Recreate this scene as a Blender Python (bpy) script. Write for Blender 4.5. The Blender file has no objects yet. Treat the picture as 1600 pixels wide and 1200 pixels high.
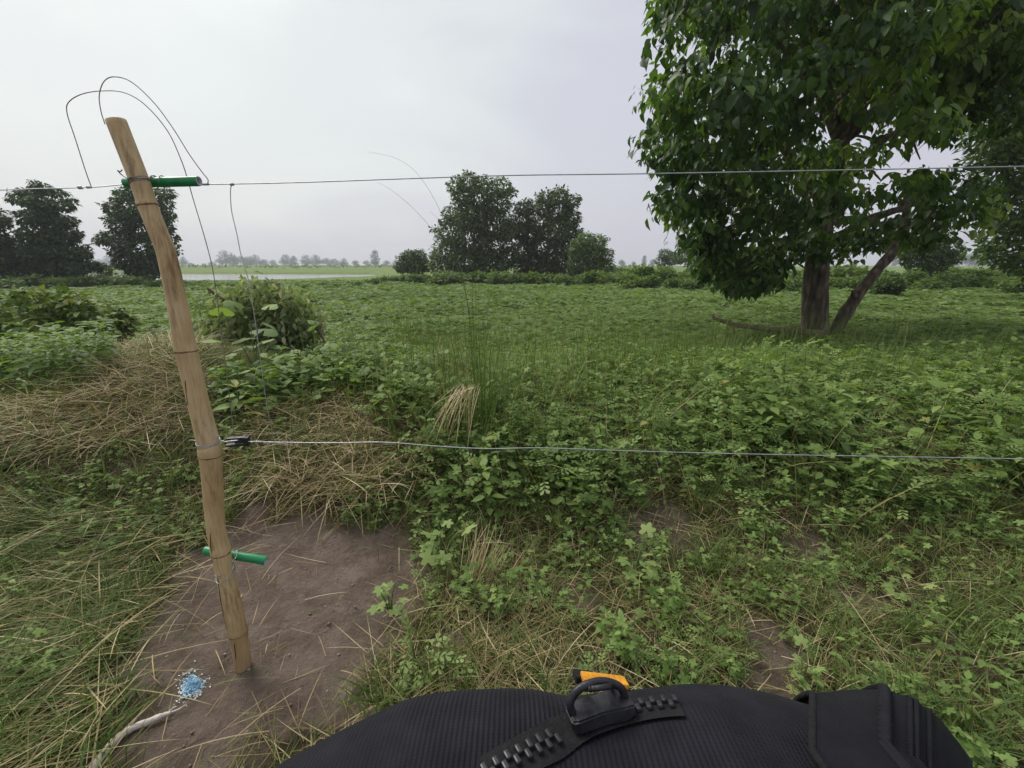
import bpy, bmesh, math
import numpy as np
from mathutils import Vector, Matrix
from mathutils.bvhtree import BVHTree

scene = bpy.context.scene
col = scene.collection
rng = np.random.default_rng(11)
R_ = math.radians

# ------------------------------------------------------------------ camera
F = 680.0                      # focal length in pixels of the 1600 px wide photograph
PITCH = math.atan(186.0 / F)
H = 1.5
cam_d = bpy.data.cameras.new('camera')
cam_d.sensor_width = 36.0
cam_d.lens = F / 1600.0 * 36.0
cam_d.clip_start = 0.02
cam_d.clip_end = 4000.0
cam = bpy.data.objects.new('camera', cam_d)
cam.location = (0, 0, H)
cam.rotation_euler = (math.pi / 2 - PITCH, 0, 0)
col.objects.link(cam)
scene.camera = cam

# ------------------------------------------------------------------ world and sun
SUN_EL, SUN_AZ = R_(48), R_(-50)          # behind the clouds, ahead and to the left
SUN = np.array([math.sin(SUN_AZ) * math.cos(SUN_EL), math.cos(SUN_AZ) * math.cos(SUN_EL), math.sin(SUN_EL)])
world = bpy.data.worlds.new('World')
scene.world = world
world.use_nodes = True
wn, wl = world.node_tree.nodes, world.node_tree.links
wn.clear()
w_out = wn.new('ShaderNodeOutputWorld')
w_bg = wn.new('ShaderNodeBackground'); w_bg.inputs['Strength'].default_value = 0.093
w_sky = wn.new('ShaderNodeTexSky'); w_sky.sky_type = 'NISHITA'; w_sky.sun_disc = False
w_sky.sun_elevation = SUN_EL; w_sky.sun_rotation = SUN_AZ; w_sky.dust_density = 4.0; w_sky.air_density = 1.5
w_tc = wn.new('ShaderNodeTexCoord')
w_dot = wn.new('ShaderNodeVectorMath'); w_dot.operation = 'DOT_PRODUCT'
w_dot.inputs[1].default_value = SUN.tolist()
wl.new(w_tc.outputs['Generated'], w_dot.inputs[0])
w_map = wn.new('ShaderNodeMapping'); w_map.inputs['Scale'].default_value = (1.0, 1.0, 2.6)
wl.new(w_tc.outputs['Generated'], w_map.inputs['Vector'])
w_noise = wn.new('ShaderNodeTexNoise'); w_noise.inputs['Scale'].default_value = 1.7
w_noise.inputs['Detail'].default_value = 5.0; w_noise.inputs['Distortion'].default_value = 0.6
wl.new(w_map.outputs['Vector'], w_noise.inputs['Vector'])
w_nr = wn.new('ShaderNodeMapRange'); w_nr.inputs[1].default_value = 0.3; w_nr.inputs[2].default_value = 0.7
w_nr.inputs[3].default_value = -0.14; w_nr.inputs[4].default_value = 0.14
wl.new(w_noise.outputs['Fac'], w_nr.inputs[0])
w_add = wn.new('ShaderNodeMath'); w_add.operation = 'ADD'
wl.new(w_dot.outputs['Value'], w_add.inputs[0]); wl.new(w_nr.outputs[0], w_add.inputs[1])
w_ramp = wn.new('ShaderNodeValToRGB')
w_ramp.color_ramp.interpolation = 'EASE'
e = w_ramp.color_ramp.elements
e[0].position = 0.25; e[0].color = (3.35, 3.35, 3.85, 1)
e[1].position = 1.0; e[1].color = (4.75, 5.05, 5.0, 1)
m1 = e.new(0.55); m1.color = (3.5, 3.55, 3.95, 1)
m2 = e.new(0.80); m2.color = (4.15, 4.35, 4.4, 1)
wl.new(w_add.outputs[0], w_ramp.inputs['Fac'])
w_mix = wn.new('ShaderNodeMix'); w_mix.data_type = 'RGBA'; w_mix.inputs[0].default_value = 0.93
wl.new(w_sky.outputs['Color'], w_mix.inputs[6]); wl.new(w_ramp.outputs['Color'], w_mix.inputs[7])
wl.new(w_mix.outputs[2], w_bg.inputs['Color'])
wl.new(w_bg.outputs[0], w_out.inputs['Surface'])

sun_d = bpy.data.lights.new('sun', 'SUN')
sun_d.energy = 1.5; sun_d.angle = R_(28); sun_d.color = (1.0, 0.96, 0.9)
sun_o = bpy.data.objects.new('sun', sun_d); col.objects.link(sun_o)
sun_o.rotation_euler = Vector((-SUN).tolist()).to_track_quat('-Z', 'Y').to_euler()

vs = scene.view_settings
vs.view_transform = 'Standard'; vs.look = 'None'; vs.gamma = 1.0; vs.use_curve_mapping = False
vs.exposure = 0.99
scene.render.engine = 'CYCLES'
cy = scene.cycles
cy.use_denoising = True
cy.max_bounces = 5; cy.diffuse_bounces = 2; cy.glossy_bounces = 2; cy.transmission_bounces = 3
cy.transparent_max_bounces = 4; cy.volume_bounces = 0
cy.sample_clamp_indirect = 4.0

# ------------------------------------------------------------------ pixels and places
CP, SP = math.cos(PITCH), math.sin(PITCH)
def ray(px, py):
    dx, up = px - 800.0, 600.0 - py
    return np.array([dx, F * CP + up * SP, -F * SP + up * CP])
def at_y(px, py, Y):
    d = ray(px, py); return np.array([0, 0, H]) + d * (Y / d[1])
def at_depth(px, py, D):
    return np.array([0, 0, H]) + ray(px, py) * (D / F)
def proj(P):
    P = np.asarray(P, float); x, y, z = P[..., 0], P[..., 1], P[..., 2] - H
    dep = y * CP - z * SP; up = y * SP + z * CP
    dep = np.where(dep < 0.01, 0.01, dep)
    return 800 + F * x / dep, 600 - F * up / dep, dep

# ------------------------------------------------------------------ noise and terrain
_tab = np.random.default_rng(5).random((256, 256))
def vnoise(x, y):
    xi = np.floor(x).astype(int); yi = np.floor(y).astype(int)
    fx = x - xi; fy = y - yi
    fx = fx * fx * (3 - 2 * fx); fy = fy * fy * (3 - 2 * fy)
    a = _tab[xi & 255, yi & 255]; b = _tab[(xi + 1) & 255, yi & 255]
    c = _tab[xi & 255, (yi + 1) & 255]; d = _tab[(xi + 1) & 255, (yi + 1) & 255]
    return (a * (1 - fx) + b * fx) * (1 - fy) + (c * (1 - fx) + d * fx) * fy
def fbm(x, y, o=4):
    s = 0; a = 0.5
    for k in range(o):
        s = s + a * (vnoise(x * 2 ** k + 17.3 * k, y * 2 ** k + 9.1 * k) - 0.5); a *= 0.5
    return s
def sstep(a, b, t):
    t = np.clip((t - a) / (b - a), 0, 1); return t * t * (3 - 2 * t)
RIVER = np.array([(-900, 2), (-80, 25), (-40, 34), (-31, 42.5), (-26, 51), (-20.5, 64), (-25, 84), (-31, 98), (-60, 101), (-130, 108), (-900, 140)], float)
def in_poly(poly, x, y):
    inside = np.zeros(np.shape(x), bool); n = len(poly)
    for i in range(n):
        x0, y0 = poly[i]; x1, y1 = poly[(i + 1) % n]
        c = ((y0 > y) != (y1 > y)) & (x < (x1 - x0) * (y - y0) / (y1 - y0 + 1e-12) + x0)
        inside ^= c
    return inside
def poly_dist(poly, x, y):
    d = np.full(np.shape(x), 1e9); n = len(poly)
    for i in range(n):
        a = poly[i]; b = poly[(i + 1) % n]; ab = b - a
        t = np.clip(((x - a[0]) * ab[0] + (y - a[1]) * ab[1]) / (ab @ ab), 0, 1)
        d = np.minimum(d, np.hypot(x - a[0] - t * ab[0], y - a[1] - t * ab[1]))
    return np.where(in_poly(poly, x, y), d, -d)
def ter(x, y):
    x = np.asarray(x, float); y = np.asarray(y, float)
    amp = 0.44 - 0.14 * sstep(0.2, 1.2, x)
    amp = amp * (1 + 0.5 * fbm(x * 0.7 + 4, y * 0.5, 3))
    z = amp * sstep(1.75, 3.3, y + 0.25 * fbm(x * 0.9, y * 0.9, 2)) * (1 - sstep(4.1, 6.2, y))
    z = z + 0.26 * np.exp(-((x + 3.2) ** 2 + (y - 4.0) ** 2) / 1.5)
    near = 1 - sstep(6, 14, y)
    z = z + near * (0.05 * fbm(x * 1.6, y * 1.6, 3) + 0.022 * fbm(x * 7, y * 7, 3))
    z = z + 0.10 * (1 - near) * fbm(x * 0.35, y * 0.35, 3)
    r = poly_dist(RIVER, x, y)
    z = z - 1.1 * sstep(-1.2, 1.8, r)
    z = z + 0.5 * sstep(112, 125, y) * sstep(1, 8, -r)
    return z
def on_ground(px, py, lift=0.0):
    d = ray(px, py); d = d / np.linalg.norm(d)
    t = np.linspace(0.3, 400, 40000)
    t = 0.3 * (400 / 0.3) ** np.linspace(0, 1, 6000)
    P = np.array([0, 0, H]) + t[:, None] * d
    g = P[:, 2] - ter(P[:, 0], P[:, 1]) - lift
    i = np.argmax(g < 0)
    if g[i] >= 0: i = len(t) - 1
    a, b = t[max(i - 1, 0)], t[i]
    ga, gb = g[max(i - 1, 0)], g[i]
    tt = a + (b - a) * ga / (ga - gb + 1e-9)
    p = np.array([0, 0, H]) + tt * d
    p[2] = float(ter(p[0], p[1])) + lift
    return p
DIRT_PX = [(352, 800), (420, 792), (520, 798), (630, 800), (668, 860), (650, 930), (612, 1000), (585, 1060), (520, 1110), (450, 1160), (420, 1230),
           (130, 1260), (170, 1150), (200, 1080), (235, 1000), (262, 930), (290, 870), (330, 830)]
DIRT = np.array([on_ground(*p)[:2] for p in DIRT_PX])
SPOTS = [(on_ground(px, py)[:2], r, s) for px, py, r, s in [(1200, 1000, 0.16, .85), (1190, 1080, 0.13, .9), (1010, 815, 0.28, .6), (710, 1000, 0.1, .7),
         (150, 860, 0.13, .8), (1320, 930, 0.15, .55), (1250, 850, 0.2, .5), (560, 1130, 0.12, .8), (190, 740, .2, .5), (1500, 1010, .2, .4), (900, 930, .14, .5), (240, 690, .2, .4)]]
def bare(x, y):
    """1 on bare soil, 0 where plants cover the ground"""
    n1 = fbm(x * 6, y * 6, 3); n2 = fbm(x * 6 + 31, y * 6 + 7, 3)
    d = poly_dist(DIRT, x + 0.45 * n1, y + 0.45 * n2)
    m = sstep(-0.08, 0.10, d)
    for c, r, s in SPOTS:
        rr = np.hypot(x - c[0], (y - c[1])) + 0.3 * r * n1 * 4
        m = np.maximum(m, s * (1 - sstep(r * 0.5, r * 1.1, rr)))
    return m

# ------------------------------------------------------------------ mesh helpers
def np_mesh(name, V, T, rnd=None, smooth=False, attrs=None):
    me = bpy.data.meshes.new(name)
    V = np.ascontiguousarray(V, np.float32); T = np.ascontiguousarray(T, np.int32)
    me.vertices.add(len(V)); me.vertices.foreach_set('co', V.ravel())
    me.loops.add(T.size); me.loops.foreach_set('vertex_index', T.ravel())
    me.polygons.add(len(T))
    k = T.shape[1]
    me.polygons.foreach_set('loop_start', np.arange(0, T.size, k, dtype=np.int32))
    me.polygons.foreach_set('loop_total', np.full(len(T), k, np.int32))
    if smooth: me.polygons.foreach_set('use_smooth', np.ones(len(T), bool))
    if rnd is not None:
        a = me.attributes.new('rnd', 'FLOAT', 'POINT'); a.data.foreach_set('value', np.ascontiguousarray(rnd, np.float32))
    for k2, v in (attrs or {}).items():
        a = me.attributes.new(k2, 'FLOAT', 'POINT'); a.data.foreach_set('value', np.ascontiguousarray(v, np.float32))
    me.update(); me.validate(clean_customdata=False)
    return me
def obj(name, me, mat, parent=None):
    o = bpy.data.objects.new(name, me); col.objects.link(o)
    if mat is not None and not me.materials: me.materials.append(mat)
    if parent is not None: o.parent = parent
    return o
def tag(o, label=None, cat=None, group=None, kind=None):
    if label: o['label'] = label
    if cat: o['category'] = cat
    if group: o['group'] = group
    if kind: o['kind'] = kind
    return o
def empty(name, loc=(0, 0, 0), rz=0.0, s=1.0):
    o = bpy.data.objects.new(name, None); col.objects.link(o)
    o.location = tuple(float(v) for v in loc); o.rotation_euler = (0, 0, rz); o.scale = (s, s, s)
    o.empty_display_size = 0.05
    return o
def copy_tree(o, parent=None):
    c = o.copy(); col.objects.link(c); c.parent = parent
    for ch in list(o.children): copy_tree(ch, c)
    return c
class Acc:
    """collects triangles of many pieces"""
    def __init__(s): s.V = []; s.T = []; s.r = []; s.n = 0
    def add(s, V, T, r=0.5):
        s.V.append(V); s.T.append(np.asarray(T) + s.n); s.n += len(V)
        s.r.append(np.full(len(V), r) if np.ndim(r) == 0 else r)
    def mesh(s, name, smooth=False):
        return np_mesh(name, np.concatenate(s.V), np.concatenate(s.T), np.concatenate(s.r), smooth)
def norm(v): return v / (np.linalg.norm(v, axis=-1, keepdims=True) + 1e-9)
def frames(d, up, roll=None):
    """rotation matrices: columns side, tip direction, normal"""
    d = norm(d); x = norm(np.cross(d, up)); z = np.cross(x, d)
    if roll is not None:
        c, s = np.cos(roll)[:, None], np.sin(roll)[:, None]
        x, z = c * x + s * z, -s * x + c * z
    return np.stack([x, d, z], axis=2)
def instance(tv, tt, pos, M, scale):
    n, m = len(pos), len(tv)
    V = np.einsum('nij,kj->nki', M, tv) * np.asarray(scale).reshape(-1, 1, 1) + pos[:, None, :]
    T = tt[None] + (np.arange(n) * m)[:, None, None]
    return V.reshape(-1, 3), T.reshape(-1, 3)
def tube(pts, rad, sides=8, cap=True):
    pts = np.asarray(pts, float); n = len(pts)
    rad = np.broadcast_to(np.asarray(rad, float), (n,))
    tan = norm(np.gradient(pts, axis=0))
    ref = np.array([0, 0, 1.0]) if abs(tan[0][2]) < 0.9 else np.array([1.0, 0, 0])
    u = norm(np.cross(tan[0], ref)); U = []
    for i in range(n):
        u = u - tan[i] * (u @ tan[i]); u = u / (np.linalg.norm(u) + 1e-9); U.append(u)
    U = np.array(U); W = np.cross(tan, U)
    a = np.linspace(0, 2 * math.pi, sides, endpoint=False)
    V = pts[:, None] + rad[:, None, None] * (np.cos(a)[None, :, None] * U[:, None] + np.sin(a)[None, :, None] * W[:, None])
    V = V.reshape(-1, 3); T = []
    for i in range(n - 1):
        for j in range(sides):
            p, q = i * sides + j, i * sides + (j + 1) % sides
            T += [(p, q, q + sides), (p, q + sides, p + sides)]
    if cap:
        c0, c1 = len(V), len(V) + 1
        V = np.vstack([V, pts[:1], pts[-1:]])
        for j in range(sides):
            T += [(c0, (j + 1) % sides, j), (c1, (n - 1) * sides + j, (n - 1) * sides + (j + 1) % sides)]
    return V, np.array(T)
def spline(pts, n=40):
    """Catmull-Rom through the points"""
    P = np.asarray(pts, float); P = np.vstack([2 * P[0] - P[1], P, 2 * P[-1] - P[-2]])
    m = len(P) - 3; out = []
    for t in np.linspace(0, m - 1e-6, n):
        i = int(t); f = t - i; a, b, c, d = P[i:i + 4]
        out.append(0.5 * (2 * b + (c - a) * f + (2 * a - 5 * b + 4 * c - d) * f * f + (3 * b - a - 3 * c + d) * f ** 3))
    return np.array(out)
def box_mesh(name, sx, sy, sz, bev=0.0):
    bm = bmesh.new(); bmesh.ops.create_cube(bm, size=1.0)
    bmesh.ops.scale(bm, vec=(sx, sy, sz), verts=bm.verts)
    if bev: bmesh.ops.bevel(bm, geom=bm.edges[:], offset=bev, segments=2, affect='EDGES', profile=0.6)
    me = bpy.data.meshes.new(name); bm.to_mesh(me); bm.free(); return me

# ------------------------------------------------------------------ materials
def new_mat(name):
    m = bpy.data.materials.new(name); m.use_nodes = True
    m.node_tree.nodes.clear()
    return m, m.node_tree.nodes, m.node_tree.links
def ramp_node(n, stops):
    r = n.new('ShaderNodeValToRGB'); el = r.color_ramp.elements
    el[0].position = stops[0][0]; el[0].color = (*stops[0][1], 1)
    el[1].position = stops[-1][0]; el[1].color = (*stops[-1][1], 1)
    for p, c in stops[1:-1]:
        x = el.new(p); x.color = (*c, 1)
    return r
def leaf_mat(name, stops, trans=0.3, rough=0.5, spec=0.35, tgain=1.3):
    m, n, l = new_mat(name)
    out = n.new('ShaderNodeOutputMaterial'); at = n.new('ShaderNodeAttribute'); at.attribute_name = 'rnd'
    r = ramp_node(n, stops); l.new(at.outputs['Fac'], r.inputs['Fac'])
    tc = n.new('ShaderNodeTexCoord')
    nz = n.new('ShaderNodeTexNoise'); nz.inputs['Scale'].default_value = 45.0
    l.new(tc.outputs['Object'], nz.inputs['Vector'])
    mr = n.new('ShaderNodeMapRange'); mr.inputs[3].default_value = 0.78; mr.inputs[4].default_value = 1.22
    l.new(nz.outputs['Fac'], mr.inputs[0])
    mul = n.new('ShaderNodeMix'); mul.data_type = 'RGBA'; mul.blend_type = 'MULTIPLY'; mul.inputs[0].default_value = 1.0
    l.new(r.outputs['Color'], mul.inputs[6]); l.new(mr.outputs[0], mul.inputs[7])
    p = n.new('ShaderNodeBsdfPrincipled'); p.inputs['Roughness'].default_value = rough
    p.inputs['Specular IOR Level'].default_value = spec
    l.new(mul.outputs[2], p.inputs['Base Color'])
    if trans > 0:
        t = n.new('ShaderNodeBsdfTranslucent'); g = n.new('ShaderNodeMix'); g.data_type = 'RGBA'; g.blend_type = 'MULTIPLY'
        g.inputs[0].default_value = 1.0; g.inputs[7].default_value = (tgain * 1.15, tgain * 1.2, tgain * 0.6, 1)
        l.new(mul.outputs[2], g.inputs[6]); l.new(g.outputs[2], t.inputs['Color'])
        mx = n.new('ShaderNodeMixShader'); mx.inputs[0].default_value = trans
        l.new(p.outputs[0], mx.inputs[1]); l.new(t.outputs[0], mx.inputs[2]); l.new(mx.outputs[0], out.inputs['Surface'])
    else:
        l.new(p.outputs[0], out.inputs['Surface'])
    return m
def noise_mat(name, stops, scale=20.0, rough=0.8, bump=0.2, bscale=None, stretch=(1, 1, 1), metal=0.0, spec=0.3, detail=5):
    m, n, l = new_mat(name)
    out = n.new('ShaderNodeOutputMaterial'); p = n.new('ShaderNodeBsdfPrincipled')
    tc = n.new('ShaderNodeTexCoord'); mp = n.new('ShaderNodeMapping'); mp.inputs['Scale'].default_value = stretch
    l.new(tc.outputs['Object'], mp.inputs['Vector'])
    nz = n.new('ShaderNodeTexNoise'); nz.inputs['Scale'].default_value = scale; nz.inputs['Detail'].default_value = detail
    l.new(mp.outputs[0], nz.inputs['Vector'])
    r = ramp_node(n, stops); l.new(nz.outputs['Fac'], r.inputs['Fac']); l.new(r.outputs[0], p.inputs['Base Color'])
    p.inputs['Roughness'].default_value = rough; p.inputs['Metallic'].default_value = metal
    p.inputs['Specular IOR Level'].default_value = spec
    if bump:
        n2 = n.new('ShaderNodeTexNoise'); n2.inputs['Scale'].default_value = bscale or scale * 2; n2.inputs['Detail'].default_value = 6
        l.new(mp.outputs[0], n2.inputs['Vector'])
        b = n.new('ShaderNodeBump'); b.inputs['Strength'].default_value = bump; b.inputs['Distance'].default_value = 0.01
        l.new(n2.outputs['Fac'], b.inputs['Height']); l.new(b.outputs[0], p.inputs['Normal'])
    l.new(p.outputs[0], out.inputs['Surface'])
    return m

M = {}
M['tree_leaf'] = leaf_mat('tree_leaf', [(0, (.02, .046, .011)), (.4, (.048, .10, .018)), (.72, (.125, .205, .034)), (1, (.24, .31, .05))], .42, .45, .35)
M['mid_leaf'] = leaf_mat('mid_leaf', [(0, (.03, .056, .012)), (.6, (.06, .105, .02)), (1, (.12, .17, .035))], .26, .55, .25)
M['left_leaf'] = leaf_mat('left_leaf', [(0, (.018, .042, .013)), (.6, (.035, .076, .02)), (1, (.07, .12, .03))], .22, .55, .25)
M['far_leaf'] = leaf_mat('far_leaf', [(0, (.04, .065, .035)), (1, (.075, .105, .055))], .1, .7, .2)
M['bank_leaf'] = leaf_mat('bank_leaf', [(0, (.06, .11, .026)), (.5, (.105, .17, .042)), (1, (.175, .24, .065))], .32, .55, .25)
M['bright_leaf'] = leaf_mat('bright_leaf', [(0, (.075, .14, .025)), (.5, (.12, .19, .035)), (1, (.19, .24, .05))], .32, .55, .25)
M['dry_shrub'] = leaf_mat('dry_shrub', [(0, (.055, .10, .025)), (.5, (.12, .175, .04)), (.9, (.23, .26, .07)), (1, (.28, .2, .07))], .28, .6, .2)
M['weed'] = leaf_mat('weed', [(0, (.06, .11, .025)), (.4, (.13, .205, .05)), (.75, (.21, .30, .085)), (.95, (.28, .365, .11)), (1, (.27, .27, .08))], .32, .58, .22)
M['pale_weed'] = leaf_mat('pale_weed', [(0, (.12, .19, .05)), (.5, (.2, .29, .085)), (1, (.29, .37, .13))], .32, .58, .22)
M['field'] = leaf_mat('field', [(0, (.105, .165, .046)), (.5, (.175, .255, .082)), (1, (.25, .325, .12))], .32, .6, .2)
M['grass'] = leaf_mat('grass', [(0, (.06, .11, .022)), (.35, (.11, .165, .038)), (.65, (.19, .215, .065)), (.85, (.3, .27, .11)), (1, (.38, .31, .16))], .25, .55, .25)
M['straw'] = leaf_mat('straw', [(0, (.13, .085, .042)), (.3, (.28, .205, .10)), (.65, (.45, .355, .185)), (1, (.62, .52, .32))], .12, .6, .25)
M['wilted'] = leaf_mat('wilted', [(0, (.085, .13, .048)), (.4, (.18, .235, .10)), (.85, (.33, .375, .205)), (1, (.42, .4, .25))], .34, .6, .2)
M['stem'] = noise_mat('stem', [(.3, (.07, .11, .03)), (.7, (.14, .17, .06))], 60, .6, 0)
M['bark'] = noise_mat('bark', [(.3, (.04, .03, .024)), (.5, (.10, .076, .058)), (.68, (.21, .17, .135))], 11, .95, 1.0, 30, (1, 1, .3), detail=9)
M['branch'] = noise_mat('branch', [(.3, (.08, .055, .038)), (.7, (.25, .19, .13))], 22, .9, .5, 50)
M['wire'] = noise_mat('wire', [(.3, (.36, .37, .38)), (.7, (.56, .57, .58))], 40, .42, 0, metal=.75)
M['rusty_wire'] = noise_mat('rusty_wire', [(.3, (.16, .13, .11)), (.7, (.36, .33, .3))], 60, .55, .1, metal=.5)
M['green_plastic'] = noise_mat('green_plastic', [(.3, (.008, .17, .055)), (.7, (.014, .25, .085))], 30, .38, .05, spec=.45)
M['grey_plastic'] = noise_mat('grey_plastic', [(.3, (.35, .36, .38)), (.7, (.5, .51, .53))], 80, .6, .05)
M['black_plastic'] = noise_mat('black_plastic', [(.3, (.012, .012, .014)), (.7, (.022, .022, .026))], 90, .4, .08, spec=.5)
M['tube_hollow'] = noise_mat('tube_hollow', [(.3, (.05, .05, .05)), (.7, (.08, .08, .08))], 60, .8, 0)
M['bleached'] = noise_mat('bleached', [(.3, (.5, .43, .36)), (.7, (.75, .69, .63))], 30, .7, .4, 60, (1, 1, 1))
M['clod'] = noise_mat('clod', [(.3, (.2, .155, .122)), (.7, (.3, .235, .19))], 30, .95, .5, 80)

# ------------------------------------------------------------------ the ground, one sheet to the horizon
def axis(lo, hi, c, s0, a):
    def half(L):
        n = int(math.asinh(L / a) * a / s0) + 1
        return a * np.sinh(np.linspace(0, math.asinh(L / a), n))
    return np.concatenate([c - half(c - lo)[::-1], c + half(hi - c)[1:]])
gx = axis(-800, 800, 0.0, 0.032, 1.9)
gy = axis(-40, 900, 1.9, 0.030, 1.7)
GX, GY = np.meshgrid(gx, gy)
GZ = ter(GX, GY)
BARE = np.where((GY < 8) & (GY > 0.2) & (np.abs(GX) < 5), bare(np.clip(GX, -6, 6), np.clip(GY, -2, 9)), 0.0)
GZ = GZ + BARE * (0.034 * fbm(GX * 15, GY * 15, 3) + 0.08 * fbm(GX * 5 + 3, GY * 5, 2))
nx_, ny_ = len(gx), len(gy)
ii = (np.arange(ny_ - 1)[:, None] * nx_ + np.arange(nx_ - 1)[None]).ravel()
Q = np.stack([ii, ii + 1, ii + nx_ + 1, ii + nx_], 1)
g_me = np_mesh('ground', np.stack([GX.ravel(), GY.ravel(), GZ.ravel()], 1), Q, None, True, {'bare': BARE.ravel(), 'away': sstep(5, 9, GY).ravel()})
m, n, l = new_mat('ground')
out = n.new('ShaderNodeOutputMaterial'); p = n.new('ShaderNodeBsdfPrincipled'); p.inputs['Roughness'].default_value = 0.95
p.inputs['Specular IOR Level'].default_value = 0.15
tc = n.new('ShaderNodeTexCoord')
def nz(scale, detail=6, rough=.6):
    k = n.new('ShaderNodeTexNoise'); k.inputs['Scale'].default_value = scale; k.inputs['Detail'].default_value = detail
    k.inputs['Roughness'].default_value = rough
    l.new(tc.outputs['Object'], k.inputs['Vector']); return k
soil = ramp_node(n, [(.28, (.14, .104, .08)), (.5, (.225, .172, .135)), (.72, (.31, .245, .198))]); l.new(nz(7, 8, .7).outputs['Fac'], soil.inputs['Fac'])
thatch = ramp_node(n, [(.3, (.05, .042, .02)), (.55, (.10, .08, .042)), (.75, (.16, .125, .07))]); l.new(nz(14, 8, .7).outputs['Fac'], thatch.inputs['Fac'])
turf = ramp_node(n, [(.3, (.10, .15, .04)), (.55, (.155, .215, .06)), (.75, (.2, .26, .085))]); l.new(nz(.8, 8, .75).outputs['Fac'], turf.inputs['Fac'])
def attr(name):
    a = n.new('ShaderNodeAttribute'); a.attribute_name = name; return a
mixA = n.new('ShaderNodeMix'); mixA.data_type = 'RGBA'; l.new(attr('away').outputs['Fac'], mixA.inputs[0]); l.new(thatch.outputs[0], mixA.inputs[6]); l.new(turf.outputs[0], mixA.inputs[7])
mixB = n.new('ShaderNodeMix'); mixB.data_type = 'RGBA'; l.new(attr('bare').outputs['Fac'], mixB.inputs[0]); l.new(mixA.outputs[2], mixB.inputs[6]); l.new(soil.outputs[0], mixB.inputs[7])
damp = ramp_node(n, [(.34, (.72, .69, .67)), (.52, (1, 1, 1))]); l.new(nz(2.6, 6, .65).outputs['Fac'], damp.inputs['Fac'])
mixC = n.new('ShaderNodeMix'); mixC.data_type = 'RGBA'; mixC.blend_type = 'MULTIPLY'; l.new(attr('bare').outputs['Fac'], mixC.inputs[0]); l.new(mixB.outputs[2], mixC.inputs[6]); l.new(damp.outputs[0], mixC.inputs[7])
l.new(mixC.outputs[2], p.inputs['Base Color'])
b1 = n.new('ShaderNodeBump'); b1.inputs['Strength'].default_value = 1.0; b1.inputs['Distance'].default_value = .05; l.new(nz(38, 8, .7).outputs['Fac'], b1.inputs['Height'])
l.new(b1.outputs[0], p.inputs['Normal']); l.new(p.outputs[0], out.inputs['Surface'])
ground = obj('ground', g_me, m); tag(ground, kind='structure')

# ------------------------------------------------------------------ the river
wv = np.array([(-790, 12, -.42), (-12, 12, -.42), (-12, 150, -.42), (-790, 150, -.42)])
m, n, l = new_mat('water')
out = n.new('ShaderNodeOutputMaterial'); p = n.new('ShaderNodeBsdfPrincipled')
p.inputs['Base Color'].default_value = (.10, .10, .085, 1); p.inputs['Roughness'].default_value = .12; p.inputs['Specular IOR Level'].default_value = .5
tc = n.new('ShaderNodeTexCoord'); k = n.new('ShaderNodeTexNoise'); k.inputs['Scale'].default_value = 1.2; k.inputs['Detail'].default_value = 4
l.new(tc.outputs['Object'], k.inputs['Vector']); b = n.new('ShaderNodeBump'); b.inputs['Strength'].default_value = .06; b.inputs['Distance'].default_value = .1
l.new(k.outputs['Fac'], b.inputs['Height']); l.new(b.outputs[0], p.inputs['Normal']); l.new(p.outputs[0], out.inputs['Surface'])
water = obj('river_water', np_mesh('river_water', wv, np.array([[0, 1, 2, 3]])), m); tag(water, kind='structure')
# ------------------------------------------------------------------ leaf shapes (length 1 along +Y, face up +Z)
def leaf_t(w=.6, fold=.12, droop=.15, s1=.28, k1=1.0, s2=.65, k2=.72):
    def mz(s): return -droop * s * s
    V = [(0, 0, 0), (-w / 2 * k1, s1, mz(s1) + fold * w), (0, s1, mz(s1)), (w / 2 * k1, s1, mz(s1) + fold * w),
         (-w / 2 * k2, s2, mz(s2) + fold * w), (0, s2, mz(s2)), (w / 2 * k2, s2, mz(s2) + fold * w), (0, 1, mz(1))]
    T = [(0, 2, 1), (0, 3, 2), (2, 5, 4), (2, 4, 1), (2, 3, 6), (2, 6, 5), (5, 7, 4), (5, 6, 7)]
    return np.array(V, float), np.array(T)
def leaf_small(w=.55, fold=.12, droop=.12):
    V = [(0, 0, 0), (-w / 2, .45, fold * w - droop * .2), (0, .5, -droop * .25), (w / 2, .45, fold * w - droop * .2), (0, 1, -droop)]
    return np.array(V, float), np.array([(0, 2, 1), (0, 3, 2), (2, 4, 1), (2, 3, 4)])
def leaf_lobed(lobes=5, deep=.38, droop=.2, spread=300):
    """palmate leaf with rounded lobes, stalk at the origin"""
    V = [(0, .32, .03)]; n_ = lobes * 6
    for i in range(n_ + 1):
        a = R_(-spread / 2 + spread * i / n_); ph = (i % 6) / 6 * 2 * math.pi
        r = .60 * (1 - deep * (.5 * (1 + math.cos(ph))) ** 1.6 * (1 if 0 < i < n_ else .6))
        r *= 1 - .25 * abs(a) / R_(180)
        x, y = r * math.sin(a), .32 + r * math.cos(a) * 1.05
        V.append((x, y, -droop * (x * x + (y - .32) ** 2)))
    return np.array(V), np.array([(0, i + 1, i) for i in range(1, n_ + 1)])
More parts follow.
